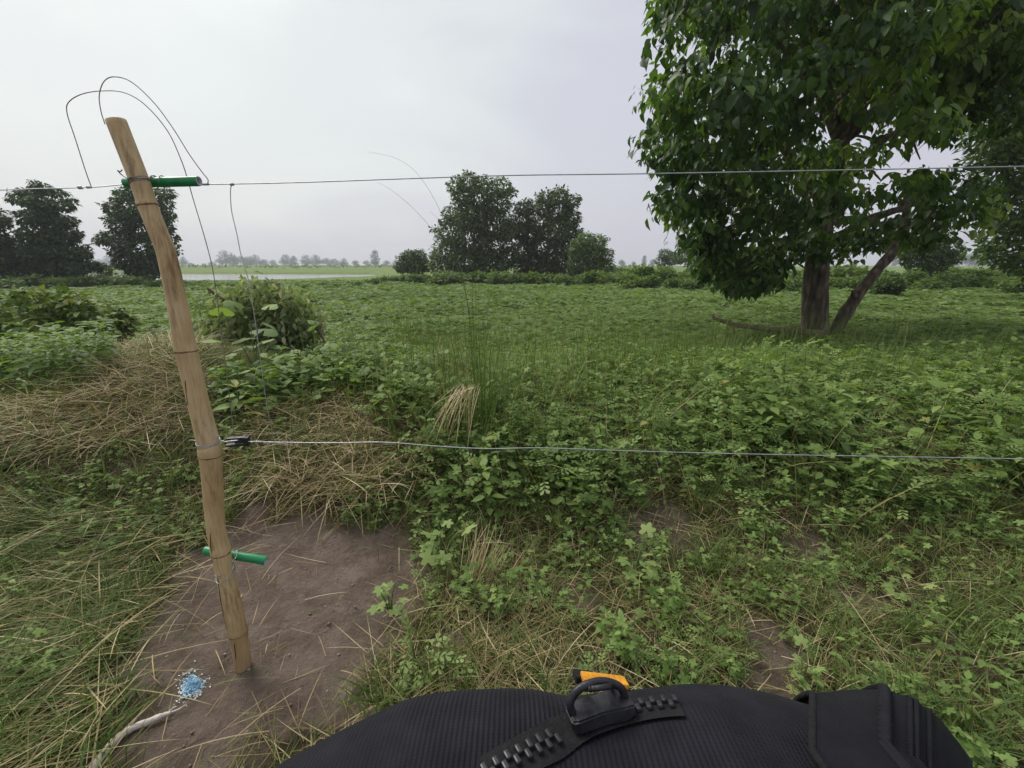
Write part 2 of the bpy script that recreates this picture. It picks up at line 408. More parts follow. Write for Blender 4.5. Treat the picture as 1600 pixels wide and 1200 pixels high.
def leaf_serrate(w=.62, droop=.25, teeth=6):
    """ovate leaf with a toothed edge, folded on the midrib"""
    mid = [(0, s, -droop * s * s) for s in np.linspace(0, 1, teeth + 1)]
    L, Rr = [], []
    for i in range(1, 2 * teeth):
        s = i / (2 * teeth); hw = w / 2 * (math.sin(math.pi * s ** .72)) * (1.0 if i % 2 else .86)
        for arr, sg in ((L, -1), (Rr, 1)): arr.append((sg * hw, s + (.03 if i % 2 else 0), -droop * s * s + .1 * hw))
    V = mid + L + Rr; nm = teeth + 1; T = []
    for side, off in ((-1, nm), (1, nm + 2 * teeth - 1)):
        edge = [0] + [off + i for i in range(2 * teeth - 1)] + [teeth]
        for k in range(2 * teeth):
            mk = (k + 1) // 2
            t_ = [mk, edge[k], edge[k + 1]]
            if len(set(t_)) == 3: T.append(t_ if side < 0 else t_[::-1])
            if k % 2 == 0 and k // 2 + 1 <= teeth:
                a, b = k // 2, k // 2 + 1
                t_ = [a, edge[k + 1], b]
                if len(set(t_)) == 3: T.append(t_ if side < 0 else t_[::-1])
    return np.array(V, float), np.array(T)
def merge(parts):
    V, T, n_ = [], [], 0
    for v, t in parts: V.append(v); T.append(t + n_); n_ += len(v)
    return np.concatenate(V), np.concatenate(T)
def leaf_compound(pairs=3):
    """pinnate leaf with blunt leaflets that widen to the tip"""
    lt = leaf_t(.52, .06, .08, .4, .62, .78, 1.0); parts = []
    for k in range(pairs):
        y0 = .22 + .26 * k; ln = .30 + .07 * k
        for s in (-1, 1):
            a = s * R_(58 - 12 * k); c, sn = math.cos(a), math.sin(a)
            v = lt[0] * ln; v = np.stack([v[:, 0] * c + v[:, 1] * sn, -v[:, 0] * sn + v[:, 1] * c + y0, v[:, 2]], 1)
            parts.append((v, lt[1]))
    rv, rt = tube([(0, 0, 0), (0, .4, .01), (0, .8, -.01)], [.012, .01, .006], 4, False)
    parts.append((rv, rt))
    return merge(parts)
LEAF = {'ovate': leaf_t(.62, .1, .22), 'heart': leaf_t(.6, .12, .3, .24, .95, .58, .84), 'lance': leaf_t(.34, .12, .3, .35, 1, .7, .7), 'small': leaf_small(),
        'lobed': leaf_lobed(), 'serrate': leaf_serrate(), 'compound': leaf_compound(), 'round': leaf_lobed(3, .28, .35, 320)}

def blades(pos, L, W, az, tilt, bend, segs=4, taper=1.6, clamp=True, lift=.004, side_tw=0.6):
    n_ = len(pos); P = np.zeros((n_, segs + 1, 3)); P[:, 0] = pos
    h = np.stack([np.cos(az), np.sin(az), np.zeros(n_)], 1); zz = np.array([0, 0, 1.0])
    for k in range(segs):
        th = tilt + bend * (k + .5) / segs
        P[:, k + 1] = P[:, k] + (L / segs)[:, None] * (np.sin(th)[:, None] * h + np.cos(th)[:, None] * zz)
    if clamp:
        g = ter(P[..., 0], P[..., 1]) + lift
        P[..., 2] = np.maximum(P[..., 2], g)
    tw = rng.uniform(-side_tw, side_tw, n_)
    s = np.stack([-np.sin(az) * np.cos(tw), np.cos(az) * np.cos(tw), np.sin(tw)], 1)
    t = np.linspace(0, 1, segs + 1); prof = np.maximum((1 - t ** taper), 0)
    prof[0] = .75
    w = W[:, None, None] * .5 * prof[None, :, None]
    Lf = P[:, :-1] - s[:, None] * w[:, :-1]; Rt = P[:, :-1] + s[:, None] * w[:, :-1]
    V = np.concatenate([Lf, Rt, P[:, -1:]], 1); m_ = 2 * segs + 1; T = []
    for k in range(segs - 1):
        T += [(k, segs + k, segs + k + 1), (k, segs + k + 1, k + 1)]
    T.append((segs - 1, 2 * segs - 1, 2 * segs))
    T = np.array(T)[None] + (np.arange(n_) * m_)[:, None, None]
    return V.reshape(-1, 3), T.reshape(-1, 3), m_

# ------------------------------------------------------------------ trees
def sphere_dirs(n_): return norm(rng.normal(size=(n_, 3)))
def lobe_points(lobes, n_, shell=5.0):
    C = np.array([l_[0] for l_ in lobes]); Rr = np.array([l_[1] for l_ in lobes], float)
    if Rr.ndim == 1: Rr = np.stack([Rr, Rr, Rr], 1)
    w = Rr[:, 0] * Rr[:, 2]; w = w / w.sum()
    k = rng.choice(len(lobes), n_, p=w); d = sphere_dirs(n_)
    f = rng.random(n_) ** (1 / shell) * rng.uniform(.82, 1.14, n_)
    return C[k] + d * Rr[k] * f[:, None], d, k
def crown_mesh(name, lobes, n_, size, tmpl, droop=.5, shell=4.0, var=.35, rnd_up=.5):
    p, d, k = lobe_points(lobes, n_, shell)
    tip = d * np.array([1, 1, .3]) + rng.normal(size=(n_, 3)) * .45; tip[:, 2] -= droop
    up = d * .5 + np.array([0, 0, .8]) + rng.normal(size=(n_, 3)) * .35
    Mx = frames(tip, up); s = size * rng.uniform(1 - var, 1 + var, n_)
    lobe_r = rng.random(len(lobes))
    r = np.clip(.25 * lobe_r[k] + .75 * rng.random(n_), 0, 1)
    V, T = instance(*tmpl, p, Mx, s)
    return np_mesh(name, V, T, np.repeat(r, len(tmpl[0])))
def px_lobes(base_Y, spec, flat=.8, depth=.55, spray=False):
    """lobes given as (x, y, radius) in the photograph, spread in depth like a round crown"""
    xs = np.array([s[0] for s in spec], float); xc = (xs.min() + xs.max()) / 2; hw = max((xs.max() - xs.min()) / 2, 1)
    out_ = []
    for s in spec:
        e_ = min(1.0, abs(s[0] - xc) / (hw * 1.25)); dep = math.sqrt(1 - e_ * e_) * hw / F * base_Y * depth
        for sg in ((-1, 1) if dep > .3 else (0,)):
            Y = base_Y + sg * dep * rng.uniform(.6, 1.1)
            rr = s[2] / F * Y
            c_ = at_y(s[0], s[1], Y); out_.append((c_, (rr, rr, rr * flat)))
            if spray:                                  # a spray reaching out of the crown
                a_ = rng.uniform(-.6, 3.7); out_.append((c_ + np.array([math.cos(a_), rng.uniform(-.5, .5), .8 * math.sin(a_)]) * rr * 1.05, (rr * .42, rr * .42, rr * .2)))
    return out_
def mid_tree(name, label, Y, trunk_px, spec, n_, leaf=.3, mat='mid_leaf', cat='tree', group=None, droop=.4, flat=.8, top=None, tr=.2):
    base = at_y(trunk_px, 440, Y); base[2] = float(ter(base[0], base[1]))
    root = empty(name, base); tag(root, label, cat, group)
    lobes = px_lobes(Y, spec, flat, spray=True)
    loc = [(c - base, r) for c, r in lobes]
    me = crown_mesh('crown', loc, n_, leaf, LEAF['small'], droop, 7.0)
    obj('crown', me, M[mat], root)
    cz = np.array([c for c, r in loc]); hi = cz[cz[:, 2].argmax()]
    a = Acc()
    pts = spline([(0, 0, -.2), (rng.uniform(-.1, .1), 0, hi[2] * .3), (hi[0] * .5, hi[1] * .3, hi[2] * .65), hi * .95], 12)
    a.add(*tube(pts, np.linspace(tr, tr * .25, 12), 8))
    for c in cz[rng.permutation(len(cz))[:9]]:
        i = min(11, max(2, int(11 * (c[2] / max(hi[2], .1)) * .6)))
        q = spline([pts[i], (pts[i] + c) / 2 + np.array([0, 0, .15]), c], 6)
        a.add(*tube(q, np.linspace(tr * .4, tr * .1, 6), 5, False))
    obj('trunk', a.mesh('trunk', True), M['bark'], root)
    return root

mid_tree('field_tree', 'tall dark bushy tree, the largest of the clump in the middle of the field', 44, 742,
         [(732, 285, 16), (712, 290, 12), (752, 288, 14), (785, 293, 15), (800, 300, 7), (722, 305, 16), (748, 310, 22), (775, 318, 22), (712, 335, 18), (738, 340, 25), (770, 350, 28), (705, 365, 22), (735, 375, 30), (768, 385, 28), (700, 395, 24), (690, 412, 18), (730, 410, 28), (765, 415, 28), (790, 360, 18), (795, 400, 18), (715, 430, 18), (745, 432, 18), (775, 432, 18)],
         19000, .34, 'mid_leaf', group='trees in the middle of the field')
mid_tree('field_tree', 'slim dark tree squeezed between the two tall trees of the field clump', 46, 825,
         [(820, 325, 13), (835, 322, 12), (815, 345, 18), (828, 365, 20), (818, 390, 20), (830, 412, 20), (812, 415, 15), (820, 432, 14)], 6000, .32, 'mid_leaf', group='trees in the middle of the field')
mid_tree('field_tree', 'second tallest flat-topped tree in the field clump, right of the tallest', 45, 868,
         [(855, 308, 12), (875, 307, 13), (893, 315, 11), (850, 325, 15), (873, 330, 20), (890, 340, 16), (848, 350, 18), (870, 360, 24), (893, 365, 16), (850, 385, 20), (872, 400, 24), (850, 415, 18), (893, 395, 18), (860, 432, 16), (885, 430, 14)], 11000, .32, 'mid_leaf', group='trees in the middle of the field')
mid_tree('rounded_tree', 'lower rounded tree with grey green crown at the right end of the field clump', 41, 922,
         [(915, 375, 14), (932, 378, 14), (905, 390, 16), (925, 395, 20), (942, 400, 15), (905, 412, 17), (925, 420, 20), (945, 418, 14), (900, 425, 12)], 8000, .25, 'bank_leaf', tr=.12)
mid_tree('round_bush', 'round dark green bush standing left of the field clump', 47, 646,
         [(640, 400, 11), (655, 402, 12), (635, 412, 14), (650, 415, 16), (664, 415, 10), (628, 418, 9)], 5000, .25, 'mid_leaf', 'bush', tr=.1)
mid_tree('riverside_tree', 'wide dark layered tree on the river bank, left of the bamboo post', 32.5, 95,
         [(45, 300, 12), (65, 293, 12), (85, 300, 12), (30, 312, 12), (60, 315, 18), (90, 320, 16), (108, 312, 7), (45, 335, 14), (70, 340, 22), (95, 345, 18), (60, 365, 24), (90, 370, 24), (112, 365, 12), (35, 380, 22), (65, 395, 26), (100, 395, 26), (125, 395, 14), (30, 410, 22), (70, 418, 26), (110, 418, 24), (138, 412, 13), (45, 428, 18), (90, 430, 18), (152, 416, 8)],
         17000, .26, 'left_leaf', group='trees on the river bank', flat=.45)
mid_tree('riverside_tree', 'dark tree on the river bank right behind the bamboo post', 35.5, 212,
         [(195, 303, 12), (215, 300, 14), (240, 305, 12), (258, 302, 10), (262, 318, 8), (178, 325, 12), (205, 325, 20), (235, 330, 22), (262, 335, 8), (190, 348, 18), (220, 355, 24), (250, 355, 16), (165, 372, 10), (155, 376, 7), (190, 378, 16), (220, 385, 24), (250, 385, 18), (270, 372, 7), (200, 408, 18), (225, 415, 24), (250, 415, 16), (215, 430, 16), (182, 392, 10)],
         14000, .26, 'left_leaf', group='trees on the river bank')
mid_tree('riverside_tree', 'dark tree cut off by the left edge of the photo, on the river bank', 30.5, -6,
         [(-12, 340, 16), (0, 350, 12), (-20, 370, 22), (2, 375, 12), (-10, 400, 24), (8, 405, 14), (-25, 420, 24), (5, 425, 14), (-45, 390, 30), (-40, 350, 22)], 7000, .26, 'left_leaf', group='trees on the river bank', flat=.65)
mid_tree('edge_tree', 'dark tree at the right edge of the photo, behind the big tree', 19, 1640,
         [(1560, 200, 40), (1600, 180, 50), (1575, 260, 40), (1610, 260, 50), (1570, 320, 35), (1605, 330, 45), (1590, 385, 40), (1620, 400, 40), (1560, 370, 22), (1550, 395, 15), (1650, 300, 70), (1660, 200, 70), (1680, 390, 60), (1545, 240, 25)], 13000, .24, 'mid_leaf', tr=.22)
mid_tree('small_bush_tree', 'small dark bushy tree behind the leaning stem of the big tree', 30, 1452,
         [(1420, 388, 18), (1450, 380, 24), (1480, 388, 18), (1435, 402, 20), (1465, 405, 20), (1490, 400, 12)], 5000, .22, 'mid_leaf', tr=.1)
mid_tree('distant_bush', 'dark green bush on the horizon just left of the big tree', 70, 1045,
         [(1040, 398, 10), (1050, 404, 11), (1033, 408, 9), (1060, 405, 8)], 2500, .28, 'mid_leaf', 'bush', tr=.1)
mid_tree('distant_bush', 'grey green tree top on the horizon against the big tree\'s left edge', 60, 1075,
         [(1072, 385, 12), (1085, 392, 12), (1065, 400, 12), (1085, 408, 14), (1100, 404, 14)], 3000, .28, 'mid_leaf', 'tree', tr=.12)
mid_tree('young_tree', 'thin young tree between the two dark river bank trees', 33.5, 168,
         [(165, 425, 7), (172, 418, 6), (160, 432, 6), (176, 430, 6), (150, 428, 5)], 700, .16, 'bank_leaf', tr=.04)

# the hazy tree line beyond the river and on the horizon
def far_proto(wide, tall, n_lobes, n_):
    lobes = [((rng.uniform(-.5, .5) * wide, rng.uniform(-.5, .5) * wide, tall * rng.uniform(.12, .3)), (wide * .5, wide * .5, tall * .14)) for _ in range(4)]
    for i in range(n_lobes):
        t_ = rng.random(); a = rng.uniform(0, 2 * math.pi); w_ = wide * (1 - .75 * abs(t_ - .3)) * rng.uniform(.3, .75)
        rr = rng.uniform(.16, .3) * wide + .3
        lobes.append(((w_ * math.cos(a), w_ * math.sin(a), tall * (.15 + .72 * t_)), (rr * 1.2, rr * 1.2, rr * .8)))
    lobes += [((0, 0, tall * .42), (wide * .72, wide * .72, tall * .3)), ((0, 0, tall * .62), (wide * .55, wide * .55, tall * .28))]
    lobes.append(((0, 0, tall * .88), (wide * .3, wide * .3, tall * .12)))
    cm = crown_mesh('crown', lobes, n_, .8, LEAF['small'], .3)
    a = Acc(); a.add(*tube(spline([(0, 0, -.3), (.1, .05, tall * .3), (-.1, 0, tall * .85)], 7), np.linspace(.3, .08, 7), 6))
    for c, r in lobes[:5]: a.add(*tube(spline([(0, 0, tall * .25), (c[0] * .5, c[1] * .5, c[2] * .8), c], 5), np.linspace(.14, .05, 5), 4, False))
    return cm, a.mesh('trunk', True)
FAR = [far_proto(5.2, 10, 10, 1300), far_proto(4.0, 11, 9, 1200), far_proto(7.0, 8.5, 13, 1500), far_proto(3.4, 12, 8, 1100)]
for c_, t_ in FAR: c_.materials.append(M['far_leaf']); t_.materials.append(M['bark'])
def far_tree(px, top, Y, kind, sx, label, group):
    p_ = at_y(px, 416, Y); p_[2] = float(ter(p_[0], p_[1]))
    hgt = at_y(px, top, Y)[2] - p_[2]; nat = (10.5, 11.5, 9, 12.5)[kind]
    o = empty('horizon_tree', p_, rng.uniform(0, 6.28)); o.scale = (hgt / nat * sx,) * 2 + (hgt / nat,)
    obj('crown', FAR[kind][0], None, o); obj('trunk', FAR[kind][1], None, o)
    tag(o, label, 'tree', group)
LB = 'hazy tree in the distant row beyond the river,'
def where(px, spans): return next(t_ for hi_, t_ in spans if px < hi_)
for px, top, kind, sx in [(288, 399, 0, .8), (300, 410, 2, 1), (318, 411, 2, 1.1), (334, 408, 2, 1), (352, 389, 0, 1.0), (366, 396, 1, 1), (380, 399, 2, 1), (402, 396, 0, 1), (392, 400, 2, 1), (414, 404, 2, 1), (428, 405, 2, .9),
                          (446, 395, 0, 1.05), (462, 398, 1, 1.1), (478, 396, 0, 1), (494, 396, 0, 1.05), (512, 402, 2, 1), (526, 403, 2, 1), (540, 402, 0, .9), (556, 406, 2, 1), (572, 406, 2, 1),
                          (604, 406, 2, 1), (616, 405, 0, .9), (632, 408, 2, 1), (170, 397, 0, 1), (156, 404, 2, 1), (140, 406, 2, 1), (185, 408, 2, 1), (262, 404, 2, 1)]:
    far_tree(px + rng.uniform(-2, 2), top, rng.uniform(470, 600), kind, sx * 1.25, LB + ' ' + where(px, [(250, 'left of the post'), (345, 'just right of the post'), (390, 'in its tallest left bunch'), (435, 'above the wilted branch heap'), (500, 'in its middle bunch'), (560, 'in its low right half'), (999, 'close to the round dark bush')]), 'distant tree row beyond the river')
far_tree(587, 388, 480, 3, 1.25, 'tallest pointed hazy tree standing alone at the right end of the distant row', 'distant tree row beyond the river')
for px, top, kind, sx in [(972, 405, 2, 1), (990, 408, 2, 1), (1006, 397, 3, 1), (1020, 404, 2, 1), (1120, 404, 2, 1)]:
    far_tree(px, top, rng.uniform(400, 500), kind, sx, 'hazy tree on the horizon right of the field clump', 'trees on the horizon left of the big tree')
for px in np.arange(1395, 1720, 17):
    far_tree(px + rng.uniform(-5, 5), 397 - 5 * math.sin((px - 1395) / 90.0) + rng.uniform(-4, 5), rng.uniform(400, 480), int(rng.choice([0, 2, 2, 1])), 1.35,
             'blue grey tree in the hazy wood at the far right horizon', 'hazy wood at the far right')
# pale fields between river and tree row have low scrub that reads as one mass
n_ = 8000
sx_ = rng.uniform(-330, 60, n_); sy_ = rng.uniform(122, 420, n_)
k_ = poly_dist(RIVER, sx_, sy_) < -3
sx_, sy_ = sx_[k_], sy_[k_]
d_ = sphere_dirs(len(sx_)); d_[:, 2] = abs(d_[:, 2]) * .4 + .1
V, T = instance(*LEAF['small'], np.stack([sx_, sy_, ter(sx_, sy_) + .1], 1), frames(d_, np.tile([0, 0, 1.0], (len(sx_), 1))), rng.uniform(.8, 1.8, len(sx_)))
tag(obj('far_bank_scrub', np_mesh('far_bank_scrub', V, T, np.repeat(rng.random(len(sx_)), 5)), M['bank_leaf']),
    'pale low scrub covering the flat land beyond the river', 'scrub', kind='stuff')

# ------------------------------------------------------------------ shrubs along the field's far edge
def shrub_proto(n_, leaf, mat, w=1.0, h=.9):
    lobes = [((rng.uniform(-.6, .6) * w, rng.uniform(-.4, .4) * w, h * rng.uniform(.25, .75)), (rng.uniform(.3, .5) * w, rng.uniform(.3, .5) * w, rng.uniform(.25, .4) * h)) for _ in range(6)]
    f_ = crown_mesh('foliage', lobes, n_, leaf, LEAF['small'], .1); f_.materials.append(M[mat])
    a = Acc()
    for c, r in lobes[:4]: a.add(*tube(spline([(c[0] * .1, c[1] * .1, -.05), (c[0] * .6, c[1] * .6, c[2] * .5), c], 5), np.linspace(.03, .01, 5), 4, False))
    s_ = a.mesh('stems', True); s_.materials.append(M['bark']); return f_, s_
SH = [shrub_proto(900, .2, 'bank_leaf') for _ in range(3)] + [shrub_proto(900, .2, 'bright_leaf') for _ in range(2)] + [shrub_proto(1100, .17, 'mid_leaf')]
def shrub(px, py, Y, size, kind, label, group, name='shrub', cat='shrub', sq=1.0):
    p_ = at_y(px, py, Y); p_[2] = float(ter(p_[0], p_[1])) - .05
    o = empty(name, p_, rng.uniform(0, 6.28)); o.scale = (size, size, size * sq)
    obj('foliage', SH[kind][0], None, o); obj('stem', SH[kind][1], None, o)
    return tag(o, label, cat, group)
for px in np.arange(-60, 660, 20):
    Y = np.interp(px, [-60, 0, 230, 300, 450, 590, 660], [25, 27, 33, 33, 36, 42, 42]) + rng.uniform(-1.5, 1.0)
    wh = where(px, [(20, 'at the left edge of the photo'), (90, 'under the left half of the wide dark tree'), (150, 'under the right half of the wide dark tree'), (205, 'between the two dark river trees'), (290, 'behind the bamboo post'), (350, 'just right of the post'), (430, 'above the wilted branch heap'), (520, 'right of the wilted branch heap'), (600, 'left of the round dark bush'), (999, 'in front of the round dark bush')])
    low_ = sstep(225, 260, px) * (1 - .75 * sstep(540, 610, px)); Y = Y * (1 - low_) + rng.uniform(28.5, 31.5) * low_
    shrub(px + rng.uniform(-6, 6), 442, Y, rng.uniform(.85, 1.2) * (1 - .55 * low_), int(rng.choice([0, 1, 2])), 'low green river bank shrub ' + wh, 'shrubs lining the river bank', sq=.85)
for px in np.arange(655, 985, 17):
    wh = where(px, [(700, 'left of the tallest field tree'), (745, 'below the left half of the tallest field tree'), (790, 'below the right half of the tallest field tree'), (840, 'below the slim tree of the field clump'), (890, 'below the second tallest field tree'), (940, 'below the rounded grey green tree'), (999, 'right of the rounded grey green tree')])
    shrub(px + rng.uniform(-6, 6), 440, rng.uniform(33, 37), rng.uniform(1.0, 1.45), int(rng.choice([0, 1, 2, 3])), 'light green shrub ' + wh, 'shrubs under the field clump', sq=.85)
for px in np.arange(975, 1700, 25):
    wh = where(px, [(1020, 'right of the field clump'), (1075, 'left of the big tree'), (1130, 'below the outer left bough'), (1190, 'behind the drooping left bough'), (1250, 'just left of the big trunk'), (1310, 'between the trunk and the leaning stem'), (1390, 'right of the leaning stem'), (1450, 'below the small bushy tree'), (1520, 'right of the small bushy tree'), (1580, 'near the right edge'), (9999, 'at the right edge of the photo')])
    for Y, sz, rw in ((rng.uniform(27, 30), rng.uniform(.85, 1.2), 'front row'), (rng.uniform(32, 37), rng.uniform(1.3, 1.9), 'back row')):
        shrub(px + rng.uniform(-9, 9), 440, Y, sz, int(rng.choice([0, 1, 3, 3, 4])), 'bright green thicket shrub beyond the field, %s, %s' % (rw, wh), 'shrubs behind the big tree', sq=.9)
shrub(1385, 462, 21.5, 1.05, 5, 'dark round shrub standing free just right of the leaning stem', None)
shrub(1225, 455, 24, .95, 0, 'green shrub showing just left of the big trunk', None)
shrub(1590, 458, 24, .8, 2, 'low shrub in the field near the right edge of the photo', None)
shrub(965, 417, 52, 1.3, 5, 'small dark shrub right of the rounded tree in the field clump', None)
shrub(1130, 437, 30, 1.0, 0, 'shrub below the big tree\'s drooping left bough', None)

# ------------------------------------------------------------------ the big tree
TY = 10.0
tb = on_ground(1274, 521); TY = tb[1]
big = empty('broadleaf_tree', tb)
tag(big, 'big broad-leaved tree with thick trunk and drooping bright leaves on the right', 'tree')
spec = [(1080, 25, 62), (1180, 15, 85), (1290, 15, 95), (1400, 25, 95), (1510, 40, 95), (1600, 55, 90), (1130, -80, 100), (1250, -120, 120), (1380, -150, 130), (1500, -120, 120), (1620, -90, 120), (1700, 0, 110),
        (1055, 145, 55), (1140, 150, 80), (1240, 140, 78), (1340, 130, 75), (1450, 110, 80), (1555, 120, 60), (1040, 215, 42), (1060, 240, 48), (1130, 255, 75), (1220, 235, 70), (1310, 255, 48), (1410, 190, 50), (1490, 165, 55),
        (1065, 315, 48), (1145, 335, 68), (1240, 320, 62), (1320, 325, 52), (1420, 285, 40), (1480, 300, 45), (1535, 325, 38), (1140, 410, 55), (1185, 425, 45), (1105, 400, 38), (1160, 430, 40), (1200, 395, 45), (1095, 375, 40), (1270, 385, 42), (1330, 385, 36), (1390, 365, 40), (1455, 350, 34), (1650, 140, 80)]
lobes = []
for (x, y, r) in spec:
    e_ = min(1.0, math.hypot((x - 1330) / 400, (y - 60) / 420)); dep = 3.6 * math.sqrt(max(0, 1 - e_ * e_))
    for sg in (-1, 1):
        Y = TY + sg * dep * rng.uniform(.55, 1.0) + rng.uniform(-.3, .3)
        if y > 370: Y = TY - .6 + sg * .5
        rr = r / F * Y * (.98 if sg < 0 else .84)
        lobes.append((at_y(x, y, Y) - tb, (rr, rr, rr * .72)))
# shoots at the ends of twigs, each carrying a bunch of hanging leaves
ncl = 5200
cp, cd, ck = lobe_points(lobes, ncl, 4.5)
per = 10
P = np.repeat(cp, per, 0) + np.clip(rng.normal(size=(ncl * per, 3)), -1.5, 1.5) * np.array([.11, .11, .09])
az = rng.uniform(0, 6.28, ncl * per)
out_d = np.repeat(cd * np.array([1, 1, .2]), per, 0)
tip = np.stack([np.cos(az), np.sin(az), np.zeros_like(az)], 1) * .6 + out_d * .55; tip[:, 2] -= rng.uniform(.1, 1.0, len(az)) * np.repeat(rng.uniform(.6, 2.0, ncl), per)
up = out_d * .6 + np.array([0, 0, .7]) + rng.normal(size=tip.shape) * .25
Mx = frames(tip, up); S = rng.uniform(.09, .2, len(P)) * np.repeat(rng.uniform(.75, 1.25, ncl), per)
young = np.clip(.46 + 1.5 * fbm(cp[:, 0] * .8 + cp[:, 1] * .35 + 50, cp[:, 2] * .9 + cp[:, 1] * .3 + 50, 3) + rng.normal(size=ncl) * .16, 0, 1.15)
Rn = np.clip(np.repeat(young * .75, per) + .3 * rng.random(len(P)), 0, 1)
qx, qy, dep = proj(P + tb)
vis = (qx > 960) & (qx < 1600) & (qy > 0) & (qy < 520)
order = np.argsort(np.where(vis, dep, 1e9))[:300]
keep = np.ones(len(P), bool); keep[order] = False
tm = LEAF['heart']
V, T = instance(*tm, P[keep], Mx[keep], S[keep])
crown = obj('crown', np_mesh('crown', V, T, np.repeat(Rn[keep], len(tm[0]))), M['tree_leaf'], big)
tw_d = norm(-cd * np.array([1, 1, .5]) + np.array([0, 0, -.5]) + rng.normal(size=cd.shape) * .3)
Vt_, Tt_, _m = blades(cp, rng.uniform(.3, .6, ncl), np.full(ncl, .016), np.arctan2(tw_d[:, 1], tw_d[:, 0]), np.arccos(np.clip(tw_d[:, 2], -1, 1)), rng.uniform(-.3, .3, ncl), segs=3, taper=6, clamp=False)
tag(obj('twigs', np_mesh('twigs', Vt_, Tt_), M['bark'], big), kind='stuff')
LV = []
for k in range(6):
    me = np_mesh('leaf', tm[0], tm[1], np.full(len(tm[0]), k / 5)); me.materials.append(M['tree_leaf']); LV.append(me)
for i in order:
    o = obj('leaf', LV[int(round(Rn[i] * 5))], None, crown)
    mm = np.eye(4); mm[:3, :3] = Mx[i] * S[i]; mm[:3, 3] = P[i]; o.matrix_local = Matrix(mm.tolist())
def wob(pts, n_, amp):
    q = spline(pts, n_); return q + np.cumsum(rng.normal(size=q.shape), 0) * amp * np.linspace(0, 1, n_)[:, None]
a = Acc()
def bp(px, py, dy=0.0): return at_y(px, py, TY + dy) - tb
tp = spline([bp(1272, 530), bp(1273, 500), bp(1274, 460), bp(1277, 410), bp(1285, 350), bp(1300, 280), bp(1318, 200)], 24)
tr_ = np.interp(np.linspace(0, 1, 24), [0, .06, .14, .4, 1], [.44, .31, .265, .24, .16])
v, t = tube(tp, tr_, 18); a_ = np.arctan2(v[:, 0] - .0, v[:, 1]); v[:, :2] *= (1 + .05 * np.sin(5 * a_ + v[:, 2] * 2) + .04 * np.sin(11 * a_ - v[:, 2] * 3))[:, None] * .5 + .5
a.add(v, t)
obj('trunk', a.mesh('trunk', True), M['bark'], big)
ends = [(1180, 60, -1.5), (1090, 170, -1.2), (1120, 300, -1.5), (1240, 100, 1.5), (1330, 60, -1.5), (1450, 80, -1.0), (1540, 120, 1.0), (1150, 400, -.4), (1430, 200, .6), (1330, -60, 0), (1460, -80, 1), (1200, -60, .5), (1470, 300, -.6), (1600, 40, 0)]
for x, y, dy in ends:
    i = 13 if y > 250 else (17 if y > 120 else 22)
    s_ = tp[i]; e2 = bp(x, y, dy)
    q = wob([s_, s_ * .55 + e2 * .45 + np.array([0, 0, .35 if y < 250 else .1]), e2], 12, .03)
    b_ = Acc(); b_.add(*tube(q, np.linspace(.13, .03, 12), 8))
    for k in range(4):
        j = int(rng.integers(4, 11)); d2 = norm(rng.normal(size=3)) * rng.uniform(.6, 1.3)
        b_.add(*tube(wob([q[j], q[j] + d2 * .5 + [0, 0, .1], q[j] + d2], 6, .02), np.linspace(.045, .012, 6), 5, False))
    obj('limb', b_.mesh('limb', True), M['bark'], big)
lp = wob([bp(1300, 528, -.15), bp(1312, 505, -.15), bp(1330, 475, -.15), bp(1348, 450, -.15), bp(1375, 418, -.1), bp(1398, 392, 0), bp(1412, 350, .1), bp(1425, 290, .2)], 22, .008)
b_ = Acc(); lr = np.linspace(.135, .075, 22) * (1 + .14 * rng.normal(size=22) * np.r_[0, np.ones(21)] * .6)
b_.add(*tube(lp, lr, 12)); b_.add(*tube(wob([lp[7], lp[7] + [-.12, -.1, .06], lp[7] + [-.2, -.15, .16]], 5, .005), np.linspace(.07, .05, 5), 7))
tag(obj('leaning_stem', b_.mesh('leaning_stem', True), M['bark'], big), 'second thinner stem leaning to the right from the trunk base')
g0, g1 = on_ground(1118, 512), tb
fb = Acc(); zz = np.array([0, 0, .1])
fp = spline([at_y(1114, 496, 8.9), at_y(1150, 507, 8.9), at_y(1195, 514, 8.95), at_y(1250, 519, 9.1), at_y(1285, 522, 9.2)], 16)
fp = fp + np.cumsum(rng.normal(size=fp.shape), 0) * .006
fb.add(*tube(fp, np.linspace(.04, .075, 16), 8)); fb.add(*tube([fp[3], fp[3] + [.0, -.1, -.1], fp[3] + [.02, -.12, -.2]], [.03, .025, .02], 6))
fb.add(*tube([fp[0], fp[0] + [-.02, 0, .08]], [.03, .02], 6))
tag(obj('fallen_branch', fb.mesh('fallen_branch', True), M['branch']), 'bare brown broken branch lying in the grass at the foot of the big tree', 'branch')
# ------------------------------------------------------------------ bamboo post
pb = on_ground(381, 1045); PY = float(pb[1])
cl = [(181, 188, 37), (218, 283, 35.5), (231, 322, 34), (246, 360, 33.5), (261, 400, 33.5), (278, 480, 35), (291, 549, 37), (309, 625, 36), (325, 690, 37.5), (329, 712, 37), (337, 820, 31), (345, 862, 31), (356, 915, 31), (367, 965, 31), (372, 990, 30), (381, 1045, 26), (385, 1075, 25)]
C3 = np.array([at_y(x, y, PY) for x, y, w in cl]); dp_ = [c[1] * CP - (c[2] - H) * SP for c in C3]; Wd = np.array([w / F * d_ * d_ / math.hypot(d_, c[0]) / 2 for (x, y, w), c, d_ in zip(cl, C3, dp_)])
o0 = C3[-2].copy()
post = empty('bamboo_post', o0)
tag(post, 'bent tan bamboo fence post set in bare soil, carrying the wires', 'post')
path = spline(C3 - o0, 220); tpar = np.linspace(0, len(C3) - 1, 220)
